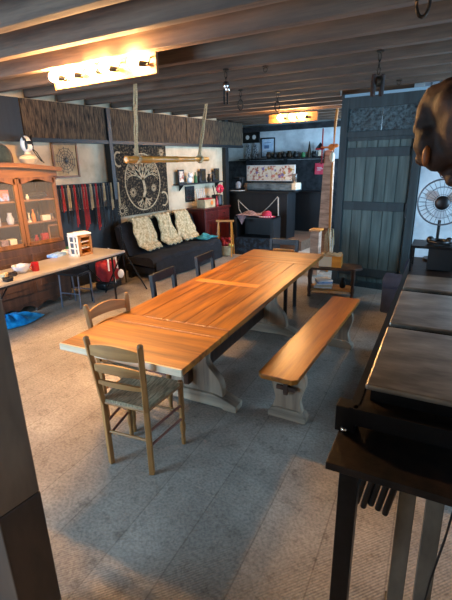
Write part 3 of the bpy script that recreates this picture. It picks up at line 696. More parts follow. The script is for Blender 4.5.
sw([(-.2, .26), (.38, .22), (.42, .28), (.4, .38), (.34, .42), (0, .4), (-.2, .36)], -1.0, 1.0, 'seat_mattress', FUTON)
sw([(-.22, .3), (-.1, .36), (-.2, .62), (-.28, .86), (-.34, .9), (-.39, .86), (-.36, .6)], -1.0, 1.0, 'back_mattress', FUTON)
MB().box((.05, 0, .17), (.62, 1.9, .1)).build('frame', BLACKW, fu)
for x in (-.2, .3):
    for y in (-1, 1): MB().box((x, y*.9, .06), (.07, .07, .12)).build('leg', BLACKW, fu)
MB().sheet(lambda u, v: (.435-.02*sin(v*9), -.98+1.96*v, .03+.3*u), 4, 30, .008).build('hanging_cover', FUTON, fu, True)
def fleece(loc, rz, label, sy=1):
    f = random.Random(label)
    ph = f.random()*6
    def fn(u, v):
        # v: from back top down to seat; u across
        yy = (u-.5)*(.46+.05*sin(v*8+ph)+.06*cos(v*3+ph))*(1-.25*max(0, v-.9)*10*.3)
        path = [(-.33, .90), (-.29, .945), (-.215, .93), (-.14, .72), (-.07, .52), (.06, .445)]
        t_ = v*(len(path)-1); i = min(int(t_), len(path)-2); q = t_-i
        x = path[i][0]*(1-q)+path[i+1][0]*q; z = path[i][1]*(1-q)+path[i+1][1]*q
        return (x+.02*sin(u*17+v*11+ph)*.6+.025, yy+.012*sin(v*30), z+.014*sin(u*23)*cos(v*19)+.012)
    return tag(MB().sheet(fn, 22, 26, .03).build('sheepskin', FLEECE, None, True, loc=loc, rz=rz), label, 'sheepskin', 'cream sheepskins on the futon')
def fup(y): return P((-5.02, 5.62), R(3), 0, y)
fleece(fup(-.57), R(3+6), 'cream sheepskin over the futon back, leftmost of the three')
fleece(fup(0), R(3+2), 'cream sheepskin over the futon back, middle of the three')
fleece(fup(.52), R(3-4), 'cream sheepskin over the futon back, rightmost, next to the teal blanket')
def blf(u, v):
    return ((u-.5)*.3+.02*sin(v*9), (v-.5)*.4+.02*sin(u*7), .43+.05*sin(pi*u)*sin(pi*v)*(1+.5*sin(u*11+v*6))+.018)
q_ = fup(.76)
tag(MB().sheet(blf, 14, 20, .02).build('teal_blanket', TEAL, None, True, loc=(q_[0]+.2, q_[1], 0)), 'crumpled teal blanket on the right end of the futon', 'blanket')

# ---------------------------------------------------------------- red sideboard
rs = thing('mahogany_sideboard', 'dark red mahogany sideboard with drawers beyond the futon', 'sideboard', (-5.26, 7.08, 0))
MB().box((0, 0, .48), (.42, .86, .86)).build('body', W_MAHOG, rs, bevel=.006)
MB().box((0, 0, .93), (.47, .92, .035)).build('top', W_MAHOG, rs, bevel=.01)
MB().box((0, 0, .03), (.4, .84, .06)).build('plinth', BLACKW, rs)
for y in (-.215, .215):
    d_ = MB().box((.214, y, .81), (.014, .39, .13)).build('drawer', W_MAHOG, rs, bevel=.004)
    MB().sph((.228, y, .81), .014, 8).build('knob', IRON, d_, True)
    d_ = MB().box((.214, y, .41), (.014, .39, .6)).build('door', W_MAHOG, rs, bevel=.004)
    MB().box((.224, y, .41), (.008, .27, .46)).build('raised_panel', W_MAHOG, d_, bevel=.004)
    MB().sph((.23, y+(.16 if y < 0 else -.16), .45), .012, 8).build('knob', IRON, d_, True)
ST = .9476
bx = thing('cardboard_box', 'cream cardboard box with an orange round sticker on the sideboard', 'box', (-5.22, 6.93, ST))
MB().box((0, 0, .08), (.2, .36, .16)).build('carton', BEIGE, bx, bevel=.003)
MB().lathe([(.045, .101), (.045, .104)], (0, .06, .09), 16, 'X').build('sticker', ORANGEP, bx)
tag(MB().box((0, 0, .012), (.16, .28, .024)).build('magazine', RED, None, bevel=.004, loc=(-5.22, 6.9, ST+.161)), 'red booklet lying on the cream cardboard box', 'book')
vase((-5.12, 7.16, ST), REDG, 'slim red bottle on the sideboard', 1.2, 'bottle', 'bottle', BOT)
pt = thing('black_utensil_pot', 'large black pot on the sideboard with a red flower and sticks', 'pot', (-5.25, 7.36, ST))
MB().lathe([(.10, 0), (.12, .02), (.12, .2), (.105, .22), (.09, .22), (.09, .05), (.001, .05)], (0, 0, 0), 16).build('pot_body', BLACK, pt, True)
g = MB()
for q in range(6): g.cyl((.03*cos(q), .03*sin(q), .06), (.1*cos(q*1.1), .1*sin(q*1.1), .34+.02*q), .006, n=6)
g.build('sticks', IRON, pt)
g = MB()
for q in range(9):
    a = 2*pi*q/9; g.sph((.06+.05*cos(a)*.4, .02+.065*cos(a), .34+.06*sin(a)), (.03, .038, .034), 8)
g.sph((.09, .02, .34), .03, 8).build('red_flower', mat('crimson_petal', '#a8102c', '#d8284c', rough=.7), pt, True)
# wall shelf above it
sh = thing('wall_shelf', 'thin dark wall shelf above the sideboard', 'shelf', (-5.41, 7.02, 1.42))
MB().box((0, 0, 0), (.16, 1.5, .025)).build('board', BLACKW, sh)
for y in (-.6, .6): MB().prism([(-.07, -.012), (.05, -.012), (-.07, -.13)], lambda u, v, w, y=y: (u, y+w, v), .015).build('bracket', BLACKM, sh)
for i, (y, kind) in enumerate(((6.42, 'frame'), (6.66, 'plush'), (6.84, 'bottle'), (6.97, 'bottle'), (7.12, 'frame'), (7.3, 'pot'), (7.44, 'bottle'), (7.6, 'frame'))):
    z = 1.4335
    if kind == 'frame':
        f_ = thing('standing_picture', 'dark framed picture on the wall shelf, '+{0: 'left end', 4: 'in the middle', 7: 'right end'}[i], 'picture', (-5.42, y, z))
        MB().box((0, 0, .13), (.02, .17, .26)).build('frame', BLACKW, f_)
        MB().box((.012, 0, .13), (.004, .12, .2)).build('print', [MATS['patchwork_pastel_picture'], MATS['dark_mirror'], MATS['tan_canvas']][i % 3], f_)
    elif kind == 'plush':
        tag(MB().sph((0, 0, .06), (.045, .07, .06), 12).sph((.02, 0, .15), (.045, .055, .045), 12).sph((.02, .045, .19), .018, 8).sph((.02, -.045, .19), .018, 8).build('plush_toy', WHITE, None, True, loc=(-5.4, y, z)), 'white plush toy on the wall shelf', 'toy')
    elif kind == 'bottle': vase((-5.4, y, z), [BLACK, IRON, GREEN][i % 3], {2: 'dark green bottle on the wall shelf beside the plush toy', 3: 'black bottle on the wall shelf left of the middle picture', 6: 'dark bottle on the wall shelf right of the round pot'}[i], 1.15, 'bottle', 'bottle', BOT)
    else: vase((-5.4, y, z), IRON, 'round dark pot on the wall shelf', 1.4)
ki = thing('knife_rack', 'dark panel of small hanging tools below the wall shelf', 'rack', (-5.485, 6.75, 1.22))
MB().box((0, 0, 0), (.02, .28, .3)).build('board', BLACK, ki)
g = MB()
for q in range(6): g.box((.016, -.11+q*.044, -.01*(q % 3)), (.008, .014, .2))
g.build('tools', CHROME, ki)
g = MB()
for q in range(5): g.cyl((.01, .2+.06*q, .08), (.02, .23+.06*q, -.1), .008, .012, n=6)
g.build('hanging_utensils', WHITE, ki)

# ---------------------------------------------------------------- small sawhorse
sw_ = thing('small_sawhorse', 'small light wooden sawhorse beside the red sideboard', 'sawhorse', (-4.76, 6.92, 0), R(24))
MB().box((0, 0, .7), (.36, .04, .035)).build('top_bar', W_STRIP, sw_)
for x in (-.13, .13):
    for s in (-1, 1): MB().bar((x, s*.01, .69), (x*1.15, s*.15, 0), .03, .018).build('leg', W_STRIP, sw_)
    MB().box((x*1.05, 0, .2), (.02, .2, .02)).build('brace', W_STRIP, sw_)
fb = thing('flower_basket', 'basket of red and yellow cloth flowers beneath the sawhorse', 'basket', (-4.76, 6.92, 0))
MB().lathe([(.07, 0), (.1, .02), (.12, .2), (.11, .21), (.1, .19), (.001, .1)], (0, 0, 0), 14).build('basket_bowl', BEIGE, fb, True)
g = MB(); random.seed(5)
for q in range(10): g.sph((random.uniform(-.08, .08), random.uniform(-.08, .08), .22+random.uniform(0, .12)), .045, 8)
g.build('red_blooms', RED, fb, True)
g = MB()
for q in range(6): g.sph((random.uniform(-.04, .11), random.uniform(-.09, .09), .18+random.uniform(0, .06)), .035, 8)
g.build('yellow_blooms', mat('yellow_cloth', '#c8b040', '#e8d880', rough=.9), fb, True)

# ---------------------------------------------------------------- kitchen platform and bar
struct(MB().box((-4.6, 9.03, .1), (1.98, 1.95, .2)).build('trim_40', BROWNFL))
struct(MB().box((-6.3, 9.03, .1), (1.4, 1.95, .2)).build('trim_41', BROWNFL))
ba = thing('bar_counter', 'black bar counter with a pale rope swag on its front', 'bar counter', (-4.76, 8.35, .2))
MB().box((0, 0, .48), (1.52, .4, .96)).build('body', BLACKW, ba, bevel=.006)
MB().box((0, 0, .975), (1.62, .5, .035)).build('top', BLACK, ba, bevel=.006)
MB().tube([(-.46+1.0*q/16, -.215, .80+.10*q/16-.36*(1-abs(2*q/16-1)**1.4)) for q in range(17)], .009).build('rope_swag', mat('grey_rope', '#8c8a84', '#c4c0b6', rough=.95, scale=(60, 60, 60)), ba, True)
MB().tube([(-.46, -.215, .8), (-.44, -.215, .6), (-.36, -.22, .48)], .009).build('rope_end', MATS['grey_rope'], ba, True)
MB().tube([(.55, -.215, .88), (.56, -.215, .5), (.55, -.22, .12)], .016).build('rope_end', MATS['grey_rope'], ba, True)
BT = .2+.9935
hd = thing('metal_hood_unit', 'long blue-grey metal appliance lying on the bar top', 'appliance', (-4.46, 8.4, BT))
MB().box((0, 0, .09), (1.2, .3, .15)).build('casing', HOODM, hd, bevel=.02)
MB().box((.56, -.05, .11), (.1, .25, .14)).build('end_cap', CREAM, hd, bevel=.008)
MB().box((0, 0, .012), (1.1, .26, .024)).build('feet', BLACK, hd)
pp = thing('pastel_picture', 'wide pastel patchwork picture standing behind the bar top', 'picture', (-4.66, 8.6, BT))
MB().box((0, 0, .37), (1.22, .02, .34)).build('picture_frame', WHITE, pp)
MB().box((0, -.012, .37), (1.18, .006, .31)).build('print', POSTER, pp)
for x in (-.5, .5): MB().box((x, .0, .1), (.03, .03, .2)).build('easel_foot', BLACK, pp)
def flat_fig(g, pts, c, s): g.prism([(c[0]+u*s, c[1]+v*s) for u, v in pts], lambda u, v, w: (u, -.017+w, v), .004)
random.seed(11)
for i, (m_, nm) in enumerate(((mat('salmon_ink', '#d88878'), 'salmon_star'), (mat('gold_ink', '#c89848'), 'gold_star'), (mat('violet_ink', '#8878a8'), 'violet_star'))):
    for q in range(7):
        g = MB(); a0 = random.random(); pts = [((.6+.4*(k_ % 2))*cos(2*pi*k_/8+a0), (.6+.4*(k_ % 2))*sin(2*pi*k_/8+a0)) for k_ in range(8)]
        flat_fig(g, pts, (random.uniform(-.52, .52), .37+random.uniform(-.1, .1)), random.uniform(.025, .055)); g.build(nm, m_, pp)
cm = thing('coffee_maker', 'black and silver coffee maker at the left end of the bar', 'coffee maker', (-5.32, 8.35, BT))
MB().box((0, .04, .14), (.18, .1, .28)).box((0, -.02, .02), (.18, .2, .04)).box((0, -.02, .27), (.18, .2, .05)).build('body', BLACK, cm, bevel=.01)
MB().lathe([(.05, .045), (.065, .06), (.065, .15), (.04, .19), (.03, .2)], (0, -.04, 0), 14).build('carafe', CRYSTAL, cm, True)
g = MB()
for q in range(6):
    a = 2*pi*q/6; g.sph((.045*cos(a), 0, .1+.045*sin(a)), (.032, .012, .032), 10)
g.sph((0, 0, .1), (.03, .015, .03), 10).box((0, 0, .02), (.05, .05, .04))
tag(g.build('flower_ornament', wood('carved_brown', '#5c3a22', '#a07850', 'Z'), None, True, loc=(-5.13, 8.36, BT)), 'carved wooden flower ornament beside the coffee maker', 'ornament')
tag(MB().box((0, 0, .006), (.28, .18, .012)).build('white_plate', PAPER, None, bevel=.004, loc=(-5.27, 8.2, BT)), 'flat white tray at the left front of the bar top', 'tray')
vase((-3.94, 8.35, BT+.17), CHROME, 'steel jug standing on the metal appliance', 1.0, 'jug', 'jug', [(.05, 0), (.06, .02), (.055, .14), (.065, .19), (.055, .19), (.045, .14), (.04, .03), (.001, .03)])
# open black box stand in front of the bar
ob = thing('open_black_box', 'open-fronted black cabinet with scuffed blue lower panel before the bar', 'cabinet', (-4.29, 7.4, 0), R(8))
MB().box((-.39, 0, .38), (.06, .42, .76)).box((.39, 0, .38), (.06, .42, .76)).box((0, .195, .38), (.72, .03, .76)).box((0, 0, .745), (.84, .42, .03)).box((0, 0, .35), (.72, .42, .03)).box((0, 0, .02), (.72, .42, .04)).build('carcass', BLACKW, ob)
MB().box((0, -.2, .19), (.8, .03, .32)).build('lower_panel', mat('scuffed_blue_black', '#0c1016', '#3c5468', rough=.7, scale=(14, 14, 14), det=8, lo=.45, hi=.75), ob)
def clf(u, v): return ((u-.5)*.5, (v-.5)*.36, .775+.05*sin(pi*u)*(1+.6*sin(v*9+u*7))*sin(pi*v)+.016)
q_ = P((-4.29, 7.4), R(8), -.15, 0)
tag(MB().sheet(clf, 16, 12, .012).sheet(lambda u, v: (-.1+(v-.5)*.2*u, -.222-.006*sin(v*7), .62+.17*u), 6, 6, .008).build('mauve_scarf', PINK, None, True, loc=(q_[0], q_[1], 0), rz=R(8)), 'mauve scarf draped over the open black cabinet', 'scarf')
q_ = P((-4.29, 7.4), R(8), .22, -.05)
rh = thing('red_hat', 'red hat with a row of white beads on the open black cabinet', 'hat', (q_[0], q_[1], .761), R(8))
MB().lathe([(.17, 0), (.17, .01), (.11, .02), (.09, .09), (.05, .12), (.001, .125)], (0, 0, 0), 16).build('crown', mat('dark_pink_felt', '#7c1428', '#a82444', rough=.9), rh, True)
g = MB()
for q in range(8): g.sph((-.14+.04*q, -.165+.0015*(q-3.5)**2*4, .02), .01, 6)
g.build('bead_row', WHITE, rh, True)

# back wall shelf and its pots
bs = thing('kitchen_shelf', 'long dark shelf along the back wall of the kitchen', 'shelf', (-4.98, 9.9, 1.87))
MB().box((0, 0, 0), (2.5, .24, .035)).build('board', BLACKW, bs)
for x in (-1.1, 0, 1.1): MB().box((x, .06, -.07), (.03, .14, .12)).build('bracket', BLACKW, bs)
SZ = 1.8885
JUG = [(.05, 0), (.075, .03), (.08, .09), (.05, .14), (.055, .17), (.045, .17), (.001, .1)]
for i, (x, s_, m_, nm, pf) in enumerate(((-5.40, .9, IRON, 'iron_pot', JUG), (-5.22, .8, BLACK, 'black_pot', JUG), (-5.08, .85, IRON, 'iron_pot', JUG), (-4.95, .9, BLACK, 'black_pot', JUG), (-4.82, .95, IRON, 'iron_jug', JUG), (-4.65, .85, BLACK, 'black_pot', JUG), (-4.45, .7, GREEN, 'green_pot', JUG), (-4.3, 2.0, IRON, 'tall_bottle', [(.02, 0), (.022, .06), (.012, .12), (.004, .18)]), (-4.18, .8, BLACK, 'black_pot', JUG), (-3.86, .8, RED, 'red_pot', JUG))):
    vase((x, 9.87, SZ), m_, ['round iron pot', 'first black pot', 'small iron pot', 'second black pot', 'tallest iron jug', 'black pot right of the jug', 'small green pot', 'slender pointed iron bottle', 'black pot left of the lantern', 'red pot at the right end'][i]+' on the kitchen back shelf', s_, nm, 'pot', pf)
la = thing('black_lantern', 'black house-shaped lantern on the kitchen back shelf', 'lantern', (-4.03, 9.87, SZ))
MB().box((0, 0, .012), (.17, .14, .024)).box((0, 0, .19), (.17, .14, .02)).box((-.075, -.06, .1), (.015, .015, .18)).box((.075, -.06, .1), (.015, .015, .18)).box((-.075, .06, .1), (.015, .015, .18)).box((.075, .06, .1), (.015, .015, .18)).build('cage', BLACK, la)
MB().cyl((0, 0, .2), (0, 0, .32), .11, .01, 4).build('roof', BLACK, la)
MB().cyl((0, 0, .025), (0, 0, .14), .045).build('candle', CREAM, la, True)
fr = thing('framed_poster', 'framed pale blue poster on the kitchen back wall', 'picture', (-5.54, 10.085, 2.15))
MB().box((0, 0, 0), (.4, .02, .48)).build('frame', BLACKW, fr)
MB().box((0, -.013, 0), (.34, .006, .42)).build('poster', mat('pale_blue_poster', '#8fb8dc', '#dfeaf4', rough=.5, scale=(5, 5, 5)), fr)
MB().box((-.03, -.018, .02), (.14, .003, .08)).box((.0, -.018, -.08), (.2, .003, .012)).box((.0, -.018, .12), (.2, .003, .012)).build('printed_block', mat('slate_ink', '#5878a0'), fr)
pb = thing('speaker_panel', 'black wall panel with two round white discs in the kitchen', 'panel', (-6.02, 10.05, 2.42))
MB().box((0, 0, 0), (.5, .05, .28)).build('panel_board', BLACK, pb, bevel=.008)
for x in (-.1, .1): MB().lathe([(.055, -.03), (.055, -.026)], (x, 0, 0), 18, 'Y').build('disc', WHITE, pb, True)
for x in (-6.13, -5.91):
    t = thing('hanging_apron', 'grey patterned cloth pendant hanging under the black panel, '+('left' if x < -6 else 'right')+' one', 'apron', (x, 10.06, 2.27))
    MB().sheet(lambda u, v: ((u-.5)*(.08+.13*(1-v)), .006*sin(u*9), -.42*(1-v)), 6, 8, .008).build('cloth_body', mat('grey_lace', '#3c3f44', '#c0c4c8', rough=.9, scale=(30, 30, 30), lo=.45, hi=.55), t, True)
    MB().tube([(0, 0, 0), (0, 0, -.02+.04)], .004).build('loop', WHITE, t)
# bits on top-left of bar / dark counter in recess
rc = thing('kitchen_counter', 'dark kitchen counter along the back wall', 'counter', (-5.2, 9.65, .2))
MB().box((0, 0, .44), (3.1, .55, .88)).build('units', BLACKW, rc); MB().box((0, 0, .9), (3.15, .6, .04)).build('worktop', BLACK, rc)
rg = thing('red_wall_sign', 'red sign with faint white lettering lines near the wooden pole', 'sign', (-3.62, 9.0, 1.62))
rg.location = (-4.06, 10.01, 1.62)
MB().box((0, 0, 0), (.27, .015, .26)).build('sign_board', REDSIGN, rg)
MB().box((-.02, -.01, .03), (.12, .003, .012)).box((0, -.01, 0), (.14, .003, .012)).box((-.03, -.01, -.03), (.09, .003, .012)).build('sign_lines', WHITE, rg)
MB().tube([(-.08, 0, .095), (0, 0, .16), (.08, 0, .095)], .003).build('sign_cord', ROPE, rg)
# tall raw post and pole beside the door
tpo = thing('raw_timber_post', 'tall pinkish raw timber board leaning beside the blue-grey door', 'post', (-2.60, 6.75, 0))
MB().prism([(-.13, 0), (.1, 0), (.09, 1.9), (.03, 1.98), (-.07, 1.95)], lambda u, v, w: (u, w, v), .05).build('board', PINKP, tpo, bevel=.004)
op = thing('orange_pole', 'thin orange wooden pole rising beside the door with hung trinkets', 'pole', (-2.5, 6.68, 0))
MB().tube([(0, 0, 0), (.005, 0, .8), (-.01, 0, 1.6), (.0, 0, 2.3), (.02, 0, 2.55)], .022).build('pole', W_ORANGE, op, True)
MB().sph((-.02, -.04, 2.0), (.06, .03, .05), 10).sph((.05, -.04, 2.02), (.04, .03, .03), 10).box((-.1, -.03, 2.0), (.2, .02, .03)).build('orange_clamp', ORANGEP, op, True)
MB().lathe([(.01, -.14), (.035, -.1), (.04, -.05), (.02, 0)], (-.0, -.06, 1.92), 12).build('white_tassel', CREAM, op, True)
MB().cyl((-.18, -.03, 1.75), (-.18, -.03, 2.28), .012, n=8).box((-.22, -.03, 1.98), (.14, .02, .025)).build('dark_stick', RED, op, True)
nb = thing('pale_wooden_pedestal', 'pale wooden pedestal box with a tan top beside the door', 'pedestal', (-2.62, 6.42, 0), R(5))
MB().box((0, 0, .36), (.14, .16, .72)).build('body', PINKP, nb, bevel=.004)
MB().box((0, 0, .74), (.18, .2, .03)).build('top', W_STRIP, nb, bevel=.004)

# ---------------------------------------------------------------- low side table
lt = thing('low_side_table', 'low dark wooden side table with a lower shelf beneath the door', 'side table', (-1.98, 5.47, 0), R(20))
tt = [(-.38, -.13), (-.3, -.17), (.3, -.17), (.4, -.1), (.4, .1), (.3, .17), (-.3, .17), (-.38, .13)]
MB().prism(tt, lambda u, v, w: (u, v, .405+w), .03).build('tabletop', W_BROWN, lt, bevel=.005)
MB().box((0, 0, .1), (.62, .26, .022)).build('lower_shelf', W_CHAIRX, lt)
for x in (-.29, .29):
    for y in (-.11, .11): MB().lathe([(.025, 0), (.02, .04), (.03, .1), (.018, .18), (.03, .28), (.022, .36), (.03, .39)], (x, y, 0), 10).build('leg', W_BROWN, lt, True)
wc = thing('wooden_crate', 'small cream and tan wooden crate on the low side table', 'crate', (*P((-1.98, 5.47), R(20), -.02, 0), )[:2]+(.4205,), R(14))
MB().box((0, -.1, .075), (.3, .014, .15)).box((0, .1, .075), (.3, .014, .15)).box((-.145, 0, .075), (.014, .2, .15)).box((.145, 0, .075), (.014, .2, .15)).box((0, 0, .008), (.29, .2, .014)).build('crate_walls', W_STRIP, wc)
MB().box((-.06, -.11, .075), (.17, .008, .14)).build('label_panel', CREAM, wc)
MB().sheet(lambda u, v: ((u-.5)*.28, (v-.5)*.19, .15+.02*sin(u*12)*cos(v*9)), 14, 10, .02).build('contents', BEIGE, wc, True)
g = MB()
for q in range(3): g.tube([(-.1+.02*q, 0, .15), (-.1+.02*q, .01, .42+.04*q), (-.05+.03*q, 0, .46+.02*q), (-.03+.03*q, 0, .3), (-.02+.02*q, 0, .15)], .007)
tag(g.build('rope_hank', ROPE, None, True, loc=(wc.location.x, wc.location.y, .4205+.005)), 'hank of pale rope standing out of the wooden crate', 'rope')
lx = (*P((-1.98, 5.47), R(20), -.1, 0), )
for i in range(5):
    tag(MB().box((0, 0, .011), (.24-.01*i, .18, .021)).build('paper_bundle', [PAPER, CREAM, PAPER, BLUEP, PAPER][i], None, bevel=.003, loc=(lx[0], lx[1], .1115+.0225*i), rz=R(14+7*i)),
        ['lowest white', 'second lowest cream', 'middle white', 'pale blue', 'topmost white'][i]+' paper bundle stacked on the side table lower shelf', 'paper')
q_ = P((-1.98, 5.47), R(20), .16, 0)
vase((q_[0], q_[1], .1115), BLACK, 'squat black jar on the right of the side table lower shelf', 1.3)

# ---------------------------------------------------------------- slate armchair
ac = thing('slate_armchair', 'dark slate-blue armchair between the door and the workbench', 'armchair', (-.64, 4.78, 0), R(-4))
MB().box((0, 0, .25), (.6, .8, .3)).build('base', SLATE, ac, bevel=.03)
MB().box((.02, 0, .44), (.44, .72, .12)).build('seat_cushion', SLATE, ac, bevel=.04)
MB().box((0, -.36, .42), (.72, .16, .34)).cyl((-.36, -.36, .58), (.36, -.36, .58), .095).build('arm', SLATE, ac, True, bevel=.02)
MB().box((0, .40, .42), (.72, .16, .34)).cyl((-.36, .4, .58), (.36, .4, .58), .095).build('arm', SLATE, ac, True, bevel=.02)
MB().box((.32, 0, .6), (.18, .9, .6)).build('backrest', SLATE, ac, bevel=.05)
for x in (-.25, .25):
    for y in (-.35, .35): MB().cyl((x, y, 0), (x, y, .1), .025).build('foot', BLACKW, ac)

# ---------------------------------------------------------------- workbench
WA = R(7.2); WO = (-.36, 1.20)
wb = thing('steel_workbench', 'black steel workbench along the right side with a lower front shelf', 'workbench', (WO[0], WO[1], 0), WA)
# local: x to the right, y away, origin at near-left corner on floor
MB().box((.36, 1.62, .89), (.74, 2.86, .05)).build('bench_top', RUSTM, wb, bevel=.004)
MB().box((.0, 1.62, .885), (.03, 2.88, .07)).box((.34, .19, .885), (.68, .03, .07)).build('angle_rim', BLACKM, wb)
MB().box((.30, .14, .785), (.70, .30, .03)).build('front_shelf', RUSTM, wb, bevel=.003)
MB().box((-.03, .23, .85), (.075, .07, .11)).build('corner_block', BLACKM, wb, bevel=.004)
MB().sph((-.03, .19, .81), .014, 8).build('bolt', CHROME, wb, True)
for x, y in ((.03, .03), (.62, .03), (.03, 2.8), (.62, 2.8), (.03, 1.5)):
    MB().box((x, y, .385 if y < .1 else .43), (.065, .065, .77 if y < .1 else .86)).build('leg', BLACKM, wb, bevel=.003)
MB().box((.36, 1.9, .25), (.6, 1.9, .03)).build('under_shelf', BLACKM, wb)
for i, (y0, y1, lab) in enumerate(((.25, .90, 'nearest dull steel slab lying on the workbench'), (1.00, 1.64, 'middle dull steel slab lying on the workbench'), (1.76, 2.14, 'farthest dull steel slab lying on the workbench'))):
    s = thing('steel_slab', lab, 'metal slab', P(WO, WA, .355, (y0+y1)/2, .9155), WA, 'steel slabs on the workbench')
    hh = [.075, .06, .05][i]
    MB().box((0, 0, hh-.012), (.66, y1-y0, .024)).build('cover_plate', STEEL, s, bevel=.008)
    MB().box((0, 0, (hh-.024)/2), (.62, y1-y0-.04, hh-.024)).build('tray', BLACKM, s)
# black stand at far end of bench
st_l = P(WO, WA, .12, 2.60, .9155)
bsd = thing('black_stand', 'small black open metal stand at the far end of the workbench', 'stand', st_l, WA)
for x in (-.1, .26):
    for y in (-.14, .14): MB().box((x, y, .1), (.016, .016, .2)).build('leg', BLACKM, bsd)
MB().box((.08, 0, .205), (.38, .31, .02)).build('top', BLACKM, bsd)
MB().box((.12, .02, .1), (.2, .2, .18)).build('inner_box', BLACK, bsd)
tag(MB().tube([(.07*cos(t_), .07*sin(t_), .02) for t_ in [2*pi*q/16 for q in range(16)]], .014, 8, True).sph((.07, 0, .03), (.03, .04, .03), 10).sph((-.07, 0, .03), (.03, .04, .03), 10).tube([(.07, 0, .03), (.12, .08, .01), (.05, .14, .01), (-.04, .1, .01)], .008).build('headphones', BLACK, None, True, loc=P(WO, WA, .21, 2.59, st_l[2]+.2155)), 'black headphones lying on the small black stand', 'headphones')
fl_ = P(WO, WA, .19, 2.93, .9155)
fn = thing('desk_fan', 'round wire desk fan standing behind the black stand', 'fan', fl_, R(8))
MB().cyl((0, .03, 0), (0, .03, .02), .1).cyl((0, .03, .02), (0, .03, .4), .013).build('stand', BLACKM, fn, True)
FZ = .52; FR = .195
g = MB()
for dy in (-.05, .05):
    pass
g.tube([(FR*cos(t_), 0, FZ+FR*sin(t_)) for t_ in [2*pi*q/40 for q in range(40)]], .007, 8, True)
for rr, dy in ((.13, -.05), (.07, -.06), (.13, .05)): g.tube([(rr*cos(t_), dy, FZ+rr*sin(t_)) for t_ in [2*pi*q/28 for q in range(28)]], .0022, 6, True)
for q in range(28):
    a = 2*pi*q/28
    g.tube([(.04*cos(a), -.065, FZ+.04*sin(a)), (.13*cos(a), -.05, FZ+.13*sin(a)), (FR*cos(a), 0, FZ+FR*sin(a)), (.13*cos(a), .05, FZ+.13*sin(a))], .0016, 4)
g.build('wire_cage', mat('grey_wire', '#6a7078', rough=.4, metal=.5), fn, True)
g = MB()
for q in range(3):
    a = 2*pi*q/3+.5
    g.prism([(.03, -.02), (.09, -.055), (.15, -.03), (.155, .03), (.1, .05), (.03, .02)], lambda u, v, w, a=a: (u*cos(a)-v*sin(a), w+v*.3, FZ+u*sin(a)+v*cos(a)), .004)
g.build('blades', mat('clear_grey_blade', '#c0c6ca', rough=.3), fn)
MB().sph((0, -.06, FZ), (.06, .03, .06), 14).build('hub', BLACK, fn, True)
MB().cyl((0, .03, FZ), (0, .16, FZ), .05, .035).build('motor', BLACK, fn, True)
link(MB(), (-.02, .03, FZ+.25), .03, .045, .004).build('handle_loop', BLACKM, fn, True)
# dark knotted wood lump hanging at right
lo = thing('knotted_wood_hanging', 'large dark brown knotted driftwood hanging at the upper right edge', 'driftwood', (-.14, 1.5, 1.86), R(20))
def lump():
    g = MB(); m_ = (1.5/(fw*F+rt*(440-226)-up*(130-300)).y)
    for px, py, rr, ry in ((432, 118, 15, 1), (440, 107, 15, 1.2), (423, 126, 9, 1), (429, 142, 12, 1), (438, 152, 13, 1), (448, 138, 18, 1.3), (454, 112, 22, 1.4), (449, 166, 8, 1), (455, 178, 8, 1), (435, 96, 8, 1), (464, 128, 28, 1.4), (444, 92, 9, 1), (418, 124, 5, 1), (426, 158, 6, 1), (464, 150, 14, 1), (421, 135, 6, 1)):
        d = (fw*F+rt*(px-226)-up*(py-300))*m_; c = EYE+d; q = Matrix.Rotation(-R(20), 3, 'Z') @ (c-V((-.14, 1.5, 1.86)))
        q.y = .02*sin(px*.7); a = rr*.0039
        g.sph(q, (a, a*ry, a), 20)
    for v in g.b.verts:
        n_ = sin(v.co.x*60+v.co.z*25)*sin(v.co.y*55)*.006+sin(v.co.z*40+v.co.x*20)*.006
        v.co += v.co.normalized()*n_
    return g
MB_l = lump().build('knotted_root', LEATHER, lo, True)
rm = MB_l.modifiers.new('remesh', 'REMESH'); rm.mode = 'VOXEL'; rm.voxel_size = .008; rm.use_smooth_shade = True
MB().tube([(.03, 0, .1), (.03, 0, .5), (.02, 0, .79)], .006).build('hanging_cord', IRON, lo, True)
d = (fw*F+rt*(426-226)-up*(156-300)); d *= 1.40/d.y; q_ = Matrix.Rotation(-R(20), 3, 'Z') @ (EYE+d-V((-.14, 1.5, 1.86)))
MB().sph(q_, (.011, .012, .03), 12).build('amber_knot', wood('amber_wood', '#5a2c0e', '#9a5a24', 'Z'), lo, True)
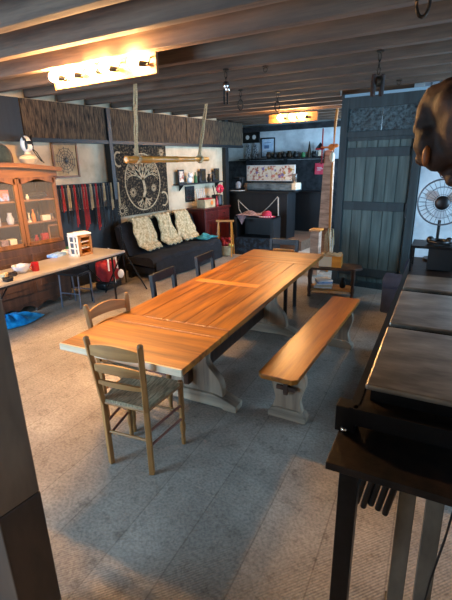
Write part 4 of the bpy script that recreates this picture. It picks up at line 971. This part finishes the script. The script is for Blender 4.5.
# tools hung under front shelf
for q in range(6):
    x = .0+.028*q+.035
    l = P(WO, WA, x+.02, .17, .765)
    t = thing('hanging_rod_tool', 'black handled rod hanging under the front shelf of the workbench', 'tool', l, WA, 'black rods under the bench shelf')
    MB().cyl((0, 0, 0), (-.015, .02, -.12-.01*(q % 3)), .007, n=8).build('rod', IRON, t, True)
    MB().cyl((-.015, .02, -.10-.01*(q % 3)), (-.045, .05, -.29-.012*(q % 3)), .0125, n=10).build('grip', BLACK, t, True)
for i, (x, y, lab) in enumerate(((.225, .12, 'pale steel channel leaning under the bench shelf, left one'), (.315, .10, 'pale steel channel leaning under the bench shelf, right one'))):
    l = P(WO, WA, x, y, 0)
    t = thing('steel_channel', lab, 'metal bar', l, WA+R(6))
    MB().box((0, 0, .38), (.05, .004, .58), 0, R(-6)).box((-.026, .015, .38), (.004, .03, .58), 0, R(-6)).box((.026, .015, .38), (.004, .03, .58), 0, R(-6)).build('channel', STEELC, t)
    MB().box((0, .03, .05), (.06, .07, .1)).build('black_foot', BLACK, t, bevel=.004)
l = P(WO, WA, .35, .06, .765)
tag(MB().tube([(0, 0, 0), (.01, 0, -.06), (0, 0, -.2), (-.02, .01, -.4), (-.03, .02, -.6), (-.02, .03, -.74)], .004).build('black_cable', BLACK, None, True, loc=l), 'thin black cable hanging in front of the right steel channel', 'cable')

# ---------------------------------------------------------------- light
def area(name, loc, rot, sx, sy, power, col):
    d = bpy.data.lights.new(name, 'AREA'); d.shape = 'RECTANGLE'; d.size = sx; d.size_y = sy; d.energy = power; d.color = col
    o = bpy.data.objects.new(name, d); COL.objects.link(o); o.location = loc; o.rotation_euler = rot; return o
BL = (.40, .69, 1.0)
area('window_daylight', (-3.9, Yn-.12, 1.6), (R(90), 0, 0), 2.3, 1.4, 290, BL)
area('window_daylight', (2.2, 4.4, 1.6), (R(90), 0, R(90)), 1.9, 1.3, 170, BL)
area('window_daylight', (-1.12, 8.0, 1.72), (R(90), 0, R(90)), 2.3, 1.15, 220, BL)
w = bpy.data.worlds.new('World'); sc.world = w; w.use_nodes = True
w.node_tree.nodes['Background'].inputs[0].default_value = (.45, .65, 1, 1); w.node_tree.nodes['Background'].inputs[1].default_value = .6
sc.cycles.use_denoising = True
sc.cycles.max_bounces = 8; sc.cycles.diffuse_bounces = 4
sc.cycles.sample_clamp_indirect = 6
